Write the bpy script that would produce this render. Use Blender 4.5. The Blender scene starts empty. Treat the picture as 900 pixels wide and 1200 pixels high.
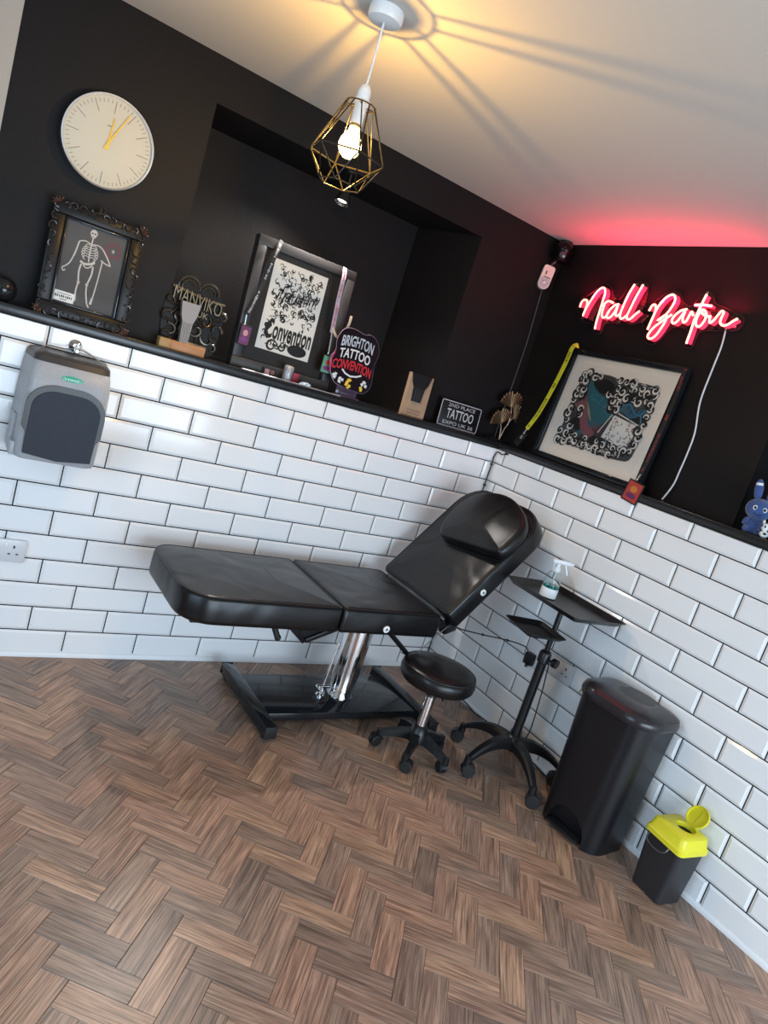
import bpy, bmesh, math, random
from mathutils import Vector, Matrix, Euler
random.seed(7)
SC = bpy.context.scene
COL = SC.collection
PI = math.pi
S = 1.355            # ledge datum above the floor (floor is z = 0)

# ------------------------------------------------------------------ camera
cd = bpy.data.cameras.new('camera'); cam = bpy.data.objects.new('camera', cd); COL.objects.link(cam)
RT = ((0.80875327, -0.50860449, 0.29536354), (0.1451308, -0.3140863, -0.93823603), (0.5699607, 0.80166781, -0.18020414))
CAMP = Vector((-2.64363, -2.87762, S + 0.1573))
m = Matrix.Identity(4)
for i in range(3):
    m[i][0] = RT[0][i]; m[i][1] = -RT[1][i]; m[i][2] = -RT[2][i]; m[i][3] = CAMP[i]
cam.matrix_world = m
cd.sensor_fit = 'VERTICAL'; cd.sensor_height = 36; cd.lens = 821.05 / 1200 * 36; cd.clip_start = 0.02
SC.camera = cam

# ------------------------------------------------------------------ world, colour, daylight
w = bpy.data.worlds.new('world'); SC.world = w; w.use_nodes = True
w.node_tree.nodes['Background'].inputs[0].default_value = (0.75, 0.87, 1.0, 1)
w.node_tree.nodes['Background'].inputs[1].default_value = 0.6
SC.view_settings.view_transform = 'Standard'; SC.view_settings.look = 'None'
SC.view_settings.gamma = 1; SC.view_settings.exposure = 0.0; SC.view_settings.use_curve_mapping = False

def area(name, loc, direction, sx, sy, power, color, spread=180):
    l = bpy.data.lights.new(name, 'AREA'); l.shape = 'RECTANGLE'; l.size = sx; l.size_y = sy
    l.energy = power; l.color = color; l.spread = math.radians(spread)
    o = bpy.data.objects.new(name, l); COL.objects.link(o); o.location = loc
    o.rotation_euler = Vector(direction).to_track_quat('-Z', 'Z').to_euler()
    return o
area('shop_window_daylight', (-1.2, -4.52, 0.92), (0, 1, -0.08), 2.4, 1.4, 112, (0.68, 0.84, 1.0))
area('side_window_daylight', (-3.92, -2.3, 1.4), (1, 0, -0.15), 1.7, 1.5, 48, (0.5, 0.75, 1.0))

# ------------------------------------------------------------------ materials
MATS = {}
def mat(name, col, rough=0.5, metal=0.0, var=0.0, vscale=8.0, bump=0.0, bscale=60.0, coat=0.0, trans=0.0, emit=None, es=0.0, spec=0.5, ior=1.45, alpha=1.0, sheen=0.0, rvar=0.0):
    if name in MATS: return MATS[name]
    mm = bpy.data.materials.new(name); mm.use_nodes = True; MATS[name] = mm
    nt = mm.node_tree; N = nt.nodes; L = nt.links
    p = N['Principled BSDF']; I = p.inputs
    I['Base Color'].default_value = (*col, 1); I['Roughness'].default_value = rough; I['Metallic'].default_value = metal
    I['Coat Weight'].default_value = coat; I['Transmission Weight'].default_value = trans
    I['Specular IOR Level'].default_value = spec; I['IOR'].default_value = ior; I['Alpha'].default_value = alpha
    I['Sheen Weight'].default_value = sheen
    if emit: I['Emission Color'].default_value = (*emit, 1); I['Emission Strength'].default_value = es
    tc = N.new('ShaderNodeTexCoord')
    if var > 0 or rvar > 0:
        nz = N.new('ShaderNodeTexNoise'); nz.inputs['Scale'].default_value = vscale; nz.inputs['Detail'].default_value = 4
        L.new(tc.outputs['Object'], nz.inputs['Vector'])
        if var > 0:
            mx = N.new('ShaderNodeMix'); mx.data_type = 'RGBA'; mx.blend_type = 'MIX'
            mx.inputs[6].default_value = (*[c * (1 - var) for c in col], 1); mx.inputs[7].default_value = (*[min(1, c * (1 + var)) for c in col], 1)
            L.new(nz.outputs['Fac'], mx.inputs[0]); L.new(mx.outputs[2], I['Base Color'])
        if rvar > 0:
            mr = N.new('ShaderNodeMapRange'); mr.inputs[3].default_value = max(0.02, rough - rvar); mr.inputs[4].default_value = rough + rvar
            L.new(nz.outputs['Fac'], mr.inputs[0]); L.new(mr.outputs[0], I['Roughness'])
    if bump > 0:
        nb = N.new('ShaderNodeTexNoise'); nb.inputs['Scale'].default_value = bscale; nb.inputs['Detail'].default_value = 3
        L.new(tc.outputs['Object'], nb.inputs['Vector'])
        b = N.new('ShaderNodeBump'); b.inputs['Strength'].default_value = bump; b.inputs['Distance'].default_value = 0.004
        L.new(nb.outputs['Fac'], b.inputs['Height']); L.new(b.outputs[0], I['Normal'])
    return mm

def leather():
    mm = mat('black_leather', (0.006, 0.0055, 0.006), 0.36, spec=0.45)
    nt = mm.node_tree; N = nt.nodes; L = nt.links; p = N['Principled BSDF']
    tc = N.new('ShaderNodeTexCoord')
    n1 = N.new('ShaderNodeTexNoise'); n1.inputs['Scale'].default_value = 4.5; n1.inputs['Detail'].default_value = 1; n1.inputs['Distortion'].default_value = 0.8
    n2 = N.new('ShaderNodeTexVoronoi'); n2.inputs['Scale'].default_value = 420
    L.new(tc.outputs['Object'], n1.inputs['Vector']); L.new(tc.outputs['Object'], n2.inputs['Vector'])
    b1 = N.new('ShaderNodeBump'); b1.inputs['Strength'].default_value = 0.4; b1.inputs['Distance'].default_value = 0.03
    b2 = N.new('ShaderNodeBump'); b2.inputs['Strength'].default_value = 0.12; b2.inputs['Distance'].default_value = 0.001
    L.new(n1.outputs['Fac'], b1.inputs['Height']); L.new(n2.outputs['Distance'], b2.inputs['Height'])
    L.new(b1.outputs[0], b2.inputs['Normal']); L.new(b2.outputs[0], p.inputs['Normal'])
    mr = N.new('ShaderNodeMapRange'); mr.inputs[3].default_value = 0.27; mr.inputs[4].default_value = 0.36
    L.new(n1.outputs['Fac'], mr.inputs[0]); L.new(mr.outputs[0], p.inputs['Roughness'])
    return mm

def wood_floor(name, per_object):
    mm = bpy.data.materials.new(name); mm.use_nodes = True; MATS[name] = mm
    nt = mm.node_tree; N = nt.nodes; L = nt.links; p = N['Principled BSDF']
    uv = N.new('ShaderNodeUVMap'); uv.uv_map = 'UVMap'
    if per_object:
        oi = N.new('ShaderNodeObjectInfo'); rnd = oi.outputs['Random']
    else:
        at = N.new('ShaderNodeAttribute'); at.attribute_name = 'plank_random'; rnd = at.outputs['Fac']
    k = N.new('ShaderNodeMath'); k.operation = 'MULTIPLY'; k.inputs[1].default_value = 53.0; L.new(rnd, k.inputs[0])
    cx = N.new('ShaderNodeCombineXYZ'); L.new(k.outputs[0], cx.inputs[0]); L.new(k.outputs[0], cx.inputs[1]); L.new(k.outputs[0], cx.inputs[2])
    va = N.new('ShaderNodeVectorMath'); va.operation = 'ADD'; L.new(uv.outputs[0], va.inputs[0]); L.new(cx.outputs[0], va.inputs[1])
    mp = N.new('ShaderNodeMapping'); mp.inputs['Scale'].default_value = (4.5, 40.0, 1.0); L.new(va.outputs[0], mp.inputs[0])
    g1 = N.new('ShaderNodeTexNoise'); g1.inputs['Scale'].default_value = 1.0; g1.inputs['Detail'].default_value = 6; g1.inputs['Roughness'].default_value = 0.65; g1.inputs['Distortion'].default_value = 0.9
    L.new(mp.outputs[0], g1.inputs['Vector'])
    mp2 = N.new('ShaderNodeMapping'); mp2.inputs['Scale'].default_value = (7.0, 230.0, 1.0); L.new(va.outputs[0], mp2.inputs[0])
    g2 = N.new('ShaderNodeTexNoise'); g2.inputs['Scale'].default_value = 1.0; g2.inputs['Detail'].default_value = 3; L.new(mp2.outputs[0], g2.inputs['Vector'])
    cr = N.new('ShaderNodeValToRGB'); e = cr.color_ramp.elements
    e[0].position = 0.22; e[0].color = (0.14, 0.087, 0.062, 1); e[1].position = 0.78; e[1].color = (0.49, 0.335, 0.235, 1)
    x = e.new(0.5); x.color = (0.31, 0.2, 0.142, 1)
    L.new(g1.outputs['Fac'], cr.inputs[0])
    # tint by plank: grey-brown to red-brown to tan
    c2 = N.new('ShaderNodeValToRGB'); q = c2.color_ramp.elements
    q[0].position = 0.0; q[0].color = (0.66, 0.66, 0.67, 1); q[1].position = 1.0; q[1].color = (1.22, 1.13, 1.0, 1)
    y = q.new(0.35); y.color = (0.92, 0.90, 0.89, 1); y2 = q.new(0.65); y2.color = (1.08, 0.94, 0.87, 1)
    fr = N.new('ShaderNodeMath'); fr.operation = 'FRACT'; k2 = N.new('ShaderNodeMath'); k2.operation = 'MULTIPLY'; k2.inputs[1].default_value = 7.31
    L.new(rnd, k2.inputs[0]); L.new(k2.outputs[0], fr.inputs[0]); L.new(fr.outputs[0], c2.inputs[0])
    mu = N.new('ShaderNodeMix'); mu.data_type = 'RGBA'; mu.blend_type = 'MULTIPLY'; mu.inputs[0].default_value = 1.0
    L.new(cr.outputs[0], mu.inputs[6]); L.new(c2.outputs[0], mu.inputs[7])
    # fine dark pores
    pr = N.new('ShaderNodeMapRange'); pr.inputs[1].default_value = 0.36; pr.inputs[2].default_value = 0.58; pr.inputs[3].default_value = 0.5; pr.inputs[4].default_value = 1.15
    L.new(g2.outputs['Fac'], pr.inputs[0])
    m3 = N.new('ShaderNodeMix'); m3.data_type = 'RGBA'; m3.blend_type = 'MULTIPLY'; m3.inputs[0].default_value = 1.0
    L.new(mu.outputs[2], m3.inputs[6]); L.new(pr.outputs[0], m3.inputs[7]); L.new(m3.outputs[2], p.inputs['Base Color'])
    p.inputs['Roughness'].default_value = 0.36; p.inputs['Specular IOR Level'].default_value = 0.7
    b = N.new('ShaderNodeBump'); b.inputs['Strength'].default_value = 0.25; b.inputs['Distance'].default_value = 0.001
    L.new(g2.outputs['Fac'], b.inputs['Height']); L.new(b.outputs[0], p.inputs['Normal'])
    return mm

PLANK_M = wood_floor('oak_plank', True); PLANKS_M = wood_floor('oak_planks_far', False)
TILE_M = mat('white_glazed_tile', (0.82, 0.82, 0.82), 0.09, var=0.03, vscale=3, bump=0.05, bscale=9, spec=0.5)
GROUT = mat('black_grout', (0.006, 0.006, 0.006), 0.9, spec=0.2)
PAINT = mat('black_wall_paint', (0.0088, 0.0072, 0.0072), 0.55, var=0.15, vscale=3, bump=0.12, bscale=90, spec=0.22)
BEIGE = mat('beige_wall_paint', (0.42, 0.38, 0.34), 0.7, var=0.04)
CEIL = mat('white_ceiling_paint', (0.60, 0.55, 0.49), 0.8, bump=0.05, bscale=40)
LEDGE = mat('black_gloss_ledge', (0.012, 0.012, 0.013), 0.25, bump=0.1, bscale=30)
WHITE_TRIM = mat('white_trim_paint', (0.78, 0.79, 0.8), 0.3)
LEATHER = leather()
SEAM = mat('black_piping', (0.008, 0.008, 0.008), 0.4)
BLACKMET = mat('black_powder_coat', (0.007, 0.007, 0.008), 0.32, bump=0.05, bscale=200)
BLACKGLOSS = mat('black_gloss_enamel', (0.011, 0.012, 0.014), 0.12)
BLACKPL = mat('black_plastic', (0.007, 0.007, 0.008), 0.36, bump=0.04, bscale=300)
BINPL = mat('black_bin_plastic', (0.007, 0.007, 0.009), 0.34, bump=0.06, bscale=350)
RUBBER = mat('black_rubber', (0.01, 0.01, 0.01), 0.6)
CHROME = mat('chrome', (0.86, 0.86, 0.87), 0.09, 1.0)
STEEL = mat('brushed_steel', (0.55, 0.55, 0.55), 0.28, 1.0, bump=0.05, bscale=120)
WHITEPL = mat('white_plastic', (0.78, 0.78, 0.77), 0.3)
SOCKPL = mat('white_socket_plastic', (0.62, 0.63, 0.66), 0.25)
DARK = mat('dark_slot', (0.004, 0.004, 0.004), 0.6)
BLACKINK = mat('black_ink', (0.008, 0.008, 0.008), 0.6)
WHITEINK = mat('white_paper', (0.82, 0.81, 0.78), 0.6)

# ------------------------------------------------------------------ mesh helpers
class B:
    """collects shapes in one bmesh; mi = material slot of what is added next"""
    def __init__(s): s.bm = bmesh.new(); s.mi = 0
    def _add(s, t, M=None):
        if M is not None: bmesh.ops.transform(t, matrix=M, verts=t.verts)
        mp = {}
        for v in t.verts: mp[v] = s.bm.verts.new(v.co)
        for f in t.faces:
            try:
                nf = s.bm.faces.new([mp[v] for v in f.verts]); nf.material_index = s.mi
            except ValueError: pass
        t.free(); return s
    def faces(s, vs, fs):
        V = [s.bm.verts.new(v) for v in vs]
        for f in fs:
            try:
                nf = s.bm.faces.new([V[i] for i in f]); nf.material_index = s.mi
            except ValueError: pass
        return s
    def box(s, c, d, bev=0.0, seg=2, rot=None):
        t = bmesh.new(); bmesh.ops.create_cube(t, size=1)
        bmesh.ops.transform(t, matrix=Matrix.Diagonal((*d, 1)), verts=t.verts)
        if bev > 0: bmesh.ops.bevel(t, geom=t.edges[:], offset=min(bev, min(d) * 0.49), segments=seg, profile=0.5, affect='EDGES')
        M = Matrix.Translation(c)
        if rot is not None: M = M @ (rot if isinstance(rot, Matrix) else Euler(rot).to_matrix().to_4x4())
        return s._add(t, M)
    def cyl(s, p0, p1, r0, r1=None, seg=20, caps=True):
        r1 = r0 if r1 is None else r1
        p0 = Vector(p0); p1 = Vector(p1); d = p1 - p0
        q = d.to_track_quat('Z', 'Y').to_matrix()
        vs = []; fs = []
        for p, r in ((p0, r0), (p1, r1)):
            for k in range(seg):
                a = 2 * PI * k / seg; vs.append(p + q @ Vector((r * math.cos(a), r * math.sin(a), 0)))
        for k in range(seg): fs.append((k, (k + 1) % seg, seg + (k + 1) % seg, seg + k))
        if caps: fs += [tuple(range(seg))[::-1], tuple(range(seg, 2 * seg))]
        return s.faces(vs, fs)
    def lathe(s, prof, c=(0, 0, 0), seg=28, axis=None, cap=True):
        q = Matrix.Identity(3) if axis is None else Vector(axis).to_track_quat('Z', 'Y').to_matrix()
        c = Vector(c); vs = []; fs = []; n = len(prof)
        for r, z in prof:
            for k in range(seg):
                a = 2 * PI * k / seg; vs.append(c + q @ Vector((r * math.cos(a), r * math.sin(a), z)))
        for i in range(n - 1):
            for k in range(seg):
                fs.append((i * seg + k, i * seg + (k + 1) % seg, (i + 1) * seg + (k + 1) % seg, (i + 1) * seg + k))
        if cap and prof[0][0] > 1e-5: fs.append(tuple(range(seg))[::-1])
        if cap and prof[-1][0] > 1e-5: fs.append(tuple(range((n - 1) * seg, n * seg)))
        return s.faces(vs, fs)
    def tube(s, pts, r, seg=8, closed=False, flat=None):
        """round tube, or flat=(width, thickness, normal) for a strap"""
        P = [Vector(p) for p in pts]; n = len(P); vs = []; fs = []
        prev = None
        for i, p in enumerate(P):
            a = P[i - 1] if (i > 0 or closed) else p; b = P[(i + 1) % n] if (i < n - 1 or closed) else p
            t = (b - a).normalized() if (b - a).length > 1e-9 else Vector((0, 0, 1))
            if flat:
                nn = Vector(flat[2]).normalized(); sd = t.cross(nn)
                sd = sd.normalized() if sd.length > 1e-6 else Vector((1, 0, 0)); nn = sd.cross(t)
                h, k = flat[0] / 2, flat[1] / 2
                vs += [p + sd * h + nn * k, p - sd * h + nn * k, p - sd * h - nn * k, p + sd * h - nn * k]
            else:
                if prev is None:
                    u = t.orthogonal().normalized()
                else:
                    u = prev - t * prev.dot(t); u = u.normalized() if u.length > 1e-6 else t.orthogonal().normalized()
                prev = u; v = t.cross(u); rr = r[i] if isinstance(r, (list, tuple)) else r
                for k in range(seg):
                    a = 2 * PI * k / seg; vs.append(p + (u * math.cos(a) + v * math.sin(a)) * rr)
        sg = 4 if flat else seg
        for i in range(n if closed else n - 1):
            j = (i + 1) % n
            for k in range(sg): fs.append((i * sg + k, i * sg + (k + 1) % sg, j * sg + (k + 1) % sg, j * sg + k))
        if not closed: fs += [tuple(range(sg))[::-1], tuple(range((n - 1) * sg, n * sg))]
        return s.faces(vs, fs)
    def prism(s, out, y0, y1, plane='xz'):
        n = len(out)
        f = {'xz': lambda a, b, c: (a, c, b), 'xy': lambda a, b, c: (a, b, c), 'yz': lambda a, b, c: (c, a, b)}[plane]
        vs = [f(a, b, y0) for a, b in out] + [f(a, b, y1) for a, b in out]
        fs = [(i, (i + 1) % n, n + (i + 1) % n, n + i) for i in range(n)] + [tuple(range(n)), tuple(range(2 * n - 1, n - 1, -1))]
        return s.faces(vs, fs)
    def poly(s, out, y):           # flat print facing -y
        return s.faces([(a, y, b) for a, b in out], [tuple(range(len(out)))])
    def ribbon(s, pts, wd, y):     # flat inked stroke facing -y, wd number or list
        P = [Vector(p) for p in pts]; n = len(P); vs = []
        for i, p in enumerate(P):
            t = (P[min(i + 1, n - 1)] - P[max(i - 1, 0)]); t = t.normalized() if t.length > 1e-9 else Vector((1, 0))
            h = (wd[i] if isinstance(wd, (list, tuple)) else wd) / 2; nn = Vector((-t.y, t.x)) * h
            vs += [(p.x + nn.x, y, p.y + nn.y), (p.x - nn.x, y, p.y - nn.y)]
        return s.faces(vs, [(2 * i, 2 * i + 1, 2 * i + 3, 2 * i + 2) for i in range(n - 1)])
    def ell(s, c, r, seg=20, rings=12, rot=None):
        t = bmesh.new(); bmesh.ops.create_uvsphere(t, u_segments=seg, v_segments=rings, radius=1)
        M = Matrix.Translation(c)
        if rot is not None: M = M @ Euler(rot).to_matrix().to_4x4()
        return s._add(t, M @ Matrix.Diagonal((*r, 1)))
    def pad(s, out, z0, z1, r, crown=0.0, M=None, seg=5):
        """upholstered slab: convex outline, rounded rims, crowned top"""
        n = len(out); cx = sum(p[0] for p in out) / n; cy = sum(p[1] for p in out) / n
        def inset(d):
            res = []
            for i in range(n):
                a = Vector(out[i - 1]); b = Vector(out[(i + 1) % n]); t = (b - a).normalized(); nn = Vector((-t.y, t.x))
                p = Vector(out[i])
                if (Vector((cx, cy)) - p).dot(nn) < 0: nn = -nn
                res.append(p + nn * d)
            return res
        rings = []
        for k in range(seg + 1):
            a = PI / 2 * k / seg; rings.append((inset(r * (1 - math.sin(a))), z0 + r * (1 - math.cos(a))))
        for k in range(1, seg + 1):
            a = PI / 2 * k / seg; rings.append((inset(r * (1 - math.cos(a))), z1 - r + r * math.sin(a)))
        base = rings[-1][0]
        for f in (0.94, 0.85, 0.7, 0.5, 0.28):
            rings.append(([Vector((cx, cy)) + (p - Vector((cx, cy))) * f for p in base], z1 + crown * (1 - f ** 2.2)))
        vs = []; fs = []
        for ring, z in rings:
            for p in ring: vs.append(Vector((p.x, p.y, z)))
        for i in range(len(rings) - 1):
            for k in range(n): fs.append((i * n + k, i * n + (k + 1) % n, (i + 1) * n + (k + 1) % n, (i + 1) * n + k))
        fs += [tuple(range(n))[::-1], tuple(range((len(rings) - 1) * n, len(rings) * n))]
        if M is not None: vs = [M @ v for v in vs]
        return s.faces(vs, fs)

def obj(name, b, mats, parent=None, world=False, sharp=35, stuff=False):
    bm = b.bm if isinstance(b, B) else b
    if world and parent is not None:
        p = parent; off = Vector((0, 0, 0))
        while p is not None: off += p.location; p = p.parent
        bmesh.ops.translate(bm, vec=-off, verts=bm.verts)
    bmesh.ops.recalc_face_normals(bm, faces=bm.faces)
    if name == 'cover_glass': bmesh.ops.reverse_faces(bm, faces=[f for f in bm.faces if f.normal.y > 0])
    me = bpy.data.meshes.new(name); bm.to_mesh(me); bm.free()
    for x in (mats if isinstance(mats, (list, tuple)) else [mats]): me.materials.append(x)
    me.shade_smooth(); me.set_sharp_from_angle(angle=math.radians(sharp))
    o = bpy.data.objects.new(name, me); COL.objects.link(o)
    if parent is not None: o.parent = parent
    if stuff: o['kind'] = 'stuff'
    return o
def flatprint(name, b, mats, parent, **k):
    """ink on paper: keep the winding (facing -y) instead of recalculating"""
    return obj(name, b, mats, parent, **k)
def thing(name, label, cat, loc=(0, 0, 0), rot=(0, 0, 0), group=None):
    o = bpy.data.objects.new(name, None); COL.objects.link(o); o.empty_display_size = 0.05
    o.location = loc; o.rotation_euler = rot; o['label'] = label; o['category'] = cat
    if group: o['group'] = group
    return o
def tag(o, label, cat, group=None):
    o['label'] = label; o['category'] = cat
    if group: o['group'] = group
    return o
def struct(name, b, mats, label=None, **k):
    o = obj(name, b, mats, **k); o['kind'] = 'structure'
    if label: o['label'] = label
    return o
def crom(pts, n=6, closed=False):
    P = [Vector(p) for p in pts]; N = len(P); out = []
    g = (lambda i: P[i % N]) if closed else (lambda i: P[max(0, min(N - 1, i))])
    for i in range(N if closed else N - 1):
        a, b, c, d = g(i - 1), g(i), g(i + 1), g(i + 2)
        for k in range(n):
            t = k / n
            out.append(0.5 * ((2 * b) + (c - a) * t + (2 * a - 5 * b + 4 * c - d) * t * t + (3 * b - a - 3 * c + d) * t ** 3))
    if not closed: out.append(P[-1])
    return out
def rrect(x0, y0, x1, y1, r, n=5):
    rs = r if isinstance(r, (list, tuple)) else [r] * 4     # corners: x0y0, x1y0, x1y1, x0y1
    out = []
    for (cx, cy, a0, rr) in ((x0 + rs[0], y0 + rs[0], PI, rs[0]), (x1 - rs[1], y0 + rs[1], 1.5 * PI, rs[1]), (x1 - rs[2], y1 - rs[2], 0, rs[2]), (x0 + rs[3], y1 - rs[3], 0.5 * PI, rs[3])):
        for k in range(n + 1):
            a = a0 + PI / 2 * k / n; out.append((cx + rr * math.cos(a), cy + rr * math.sin(a)))
    return out
def text_add(b, txt, cx, cz, y, h, width=None, depth=0.0, shear=0.0, bold=0.0, mapf=None):
    """lettering centred on cx, cz in the x-z plane, facing -y"""
    c = bpy.data.curves.new('lettering', 'FONT'); c.body = txt; c.size = 1; c.extrude = depth / h * 0.5 if depth else 0; c.shear = shear; c.offset = bold
    c.align_x = 'CENTER'; c.resolution_u = 3
    o = bpy.data.objects.new('lettering', c); COL.objects.link(o)
    dg = bpy.context.evaluated_depsgraph_get(); me = bpy.data.meshes.new_from_object(o.evaluated_get(dg))
    xs = [v.co.x for v in me.vertices]; ys = [v.co.y for v in me.vertices]
    mx, my = (min(xs) + max(xs)) / 2, (min(ys) + max(ys)) / 2; sy = h / (max(ys) - min(ys)); sx = (width / (max(xs) - min(xs))) if width else sy
    vs = []
    for v in me.vertices:
        x, z, d = (v.co.x - mx) * sx, (v.co.y - my) * sy, v.co.z * h
        if mapf: x, z = mapf(x, z)
        vs.append((cx + x, y - d, cz + z))
    b.faces(vs, [tuple(p.vertices) for p in me.polygons])
    bpy.data.objects.remove(o); bpy.data.meshes.remove(me); bpy.data.curves.remove(c)

# ================================================================== ROOM SHELL
CZ = S + 1.12
XL, YF = -4.0, -4.6
NX0, NX1, NTOP = -1.856, -0.46, S + 0.957       # recess in the back wall
b = B(); b.mi = 0
b.box((-1.95, 0.30, (S - 0.022) / 2), (4.1, 0.6, S - 0.022)); b.mi = 1
b.box(((-2.53 + NX0) / 2, 0.35, (S + CZ) / 2), (NX0 + 2.53, 0.5, CZ - S))                 # pier with the clock
b.box(((NX0 + NX1) / 2, 0.35, (NTOP + CZ) / 2), (NX1 - NX0, 0.5, CZ - NTOP))              # header
b.prism([(NX1, 0.1), (0.6, 0.1), (0.6, 0.6), (-0.60, 0.6), (-0.60, 0.48)], S - 0.02, CZ, 'xy')   # splayed pier by the corner
b.box(((NX0 - 0.6) / 2, 0.54, (S + NTOP) / 2), (-0.6 - NX0, 0.12, NTOP - S)); b.mi = 2
b.box(((-2.53 + XL) / 2 - 0.05, 0.345, (S + CZ) / 2), (XL * -1 - 2.53 + 0.1, 0.5, CZ - S))      # beige stretch on the left
wall_back = struct('wall_back', b, [GROUT, PAINT, BEIGE], 'black upper wall with a recess over white metro tiles, left of the corner')
b = B()
b.box((0.3, -2.3, (S - 0.022) / 2), (0.6, 4.6, S - 0.022)); b.mi = 1
b.box((0.35, -0.625, (S + CZ) / 2), (0.5, 1.45, CZ - S))
b.box((0.5, -1.9, (S + CZ) / 2), (0.2, 1.1, CZ - S)); b.box((0.35, -1.9, S + 1.06), (0.5, 1.1, 0.12))
b.box((0.35, -3.5, (S + CZ) / 2), (0.5, 2.2, CZ - S))
b.mi = 2; b.box((0.399, -1.9, S + 0.5), (0.004, 1.1, 1.0))
wall_right = struct('wall_right', b, [GROUT, PAINT, mat('blue_black_paint', (0.008, 0.013, 0.021), 0.4)], 'black upper wall over white metro tiles, right of the corner')
b = B(); b.box((XL - 0.05, -2.3, 0.35), (0.1, 4.6, 0.7)); b.box((XL - 0.05, -2.3, (2.15 + CZ) / 2), (0.1, 4.6, CZ - 2.15))
b.box((XL - 0.05, -0.72, 1.425), (0.1, 1.44, 1.45)); b.box((XL - 0.05, -3.88, 1.425), (0.1, 1.44, 1.45))
struct('wall_left', b, BEIGE)
b = B(); b.box((-1.95, YF - 0.05, 0.1), (4.3, 0.1, 0.2)); b.box((-1.95, YF - 0.05, (2.3 + CZ) / 2), (4.3, 0.1, CZ - 2.3))
b.box((-3.3, YF - 0.05, 1.3), (1.6, 0.1, 2.2))
struct('wall_front', b, BEIGE)
b = B(); b.box((-1.75, -2.0, CZ + 0.05), (4.8, 5.4, 0.1)); struct('ceiling', b, CEIL, 'flat off-white ceiling')

# floor: grout bed with herringbone planks
b = B(); b.box((-1.95, -2.0, -0.026), (4.3, 5.4, 0.05))
floor = struct('floor', b, mat('floor_joint', (0.03, 0.022, 0.018), 0.8), 'brown wood-look herringbone floor')
PW = 0.0735; PN = 3; PL = PW * PN; FA = math.radians(-41.8)
U = Vector((math.cos(FA), math.sin(FA))); V = Vector((U.y, -U.x)) ; V = Vector((math.cos(FA - PI / 2), math.sin(FA - PI / 2)))
P0 = Vector((-2.167, -1.352))
def proj(p):
    d = Vector(p) - CAMP
    q = [sum(RT[i][k] * d[k] for k in range(3)) for i in range(3)]
    if q[2] < 0.05: return None
    return (q[0] / q[2] * 821.05 + 450, q[1] / q[2] * 821.05 + 600, q[2])
def plank_mesh(l, wd):
    bm = bmesh.new(); g = 0.0005; t = 0.0; e = 0.0008
    x0, x1, y0, y1 = -l / 2 + g, l / 2 - g, -wd / 2 + g, wd / 2 - g
    lo = [bm.verts.new(v) for v in ((x0, y0, -0.004), (x1, y0, -0.004), (x1, y1, -0.004), (x0, y1, -0.004))]
    md = [bm.verts.new(v) for v in ((x0, y0, -e), (x1, y0, -e), (x1, y1, -e), (x0, y1, -e))]
    hi = [bm.verts.new(v) for v in ((x0 + e, y0 + e, t), (x1 - e, y0 + e, t), (x1 - e, y1 - e, t), (x0 + e, y1 - e, t))]
    for A, C in ((lo, md), (md, hi)):
        for i in range(4): bm.faces.new((A[i], A[(i + 1) % 4], C[(i + 1) % 4], C[i]))
    bm.faces.new(hi)
    uv = bm.loops.layers.uv.new('UVMap')
    for f in bm.faces:
        for lp in f.loops: lp[uv].uv = (lp.vert.co.x, lp.vert.co.y)
    return bm
bm = plank_mesh(PL, PW); PLANK = bpy.data.meshes.new('plank'); bm.to_mesh(PLANK); bm.free(); PLANK.materials.append(PLANK_M)
spots = []
R2 = 95
for yy in range(-R2, R2):
    for xx in range(-R2, R2):
        d = (xx - yy) % (2 * PN)
        if d == 0: c = P0 + U * PW * (xx + PN / 2) + V * PW * (yy + 0.5); a = FA
        elif d == 2 * PN - 1: c = P0 + U * PW * (xx + 0.5) + V * PW * (yy + PN / 2); a = FA - PI / 2
        else: continue
        if XL - 0.12 < c.x < 0.12 and YF - 0.12 < c.y < 0.12: spots.append((c.x, c.y, a))
def vis(sp):
    q = proj((sp[0], sp[1], 0))
    if q is None or not (-25 < q[0] < 925 and -25 < q[1] < 1230): return -q[2] if q else -99
    d = (CAMP - Vector((sp[0], sp[1], 0))); return 100 + CAMP.z / d.length ** 3 * 100
def inside(sp): return XL + 0.1 < sp[0] < -0.1 and YF + 0.1 < sp[1] < -0.1
spots.sort(key=lambda sp: vis(sp) if inside(sp) else -500, reverse=True)
rng = random.Random(3)
for (x, y, a) in spots[:300]:
    o = bpy.data.objects.new('plank', PLANK); COL.objects.link(o); o.parent = floor
    o.location = (x, y, 0.0032 + rng.uniform(0, 0.0003)); o.rotation_euler = (0, 0, a + (PI if rng.random() < 0.5 else 0))
bm = bmesh.new(); uv = bm.loops.layers.uv.new('UVMap'); rl = bm.faces.layers.float.new('plank_random')
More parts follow.
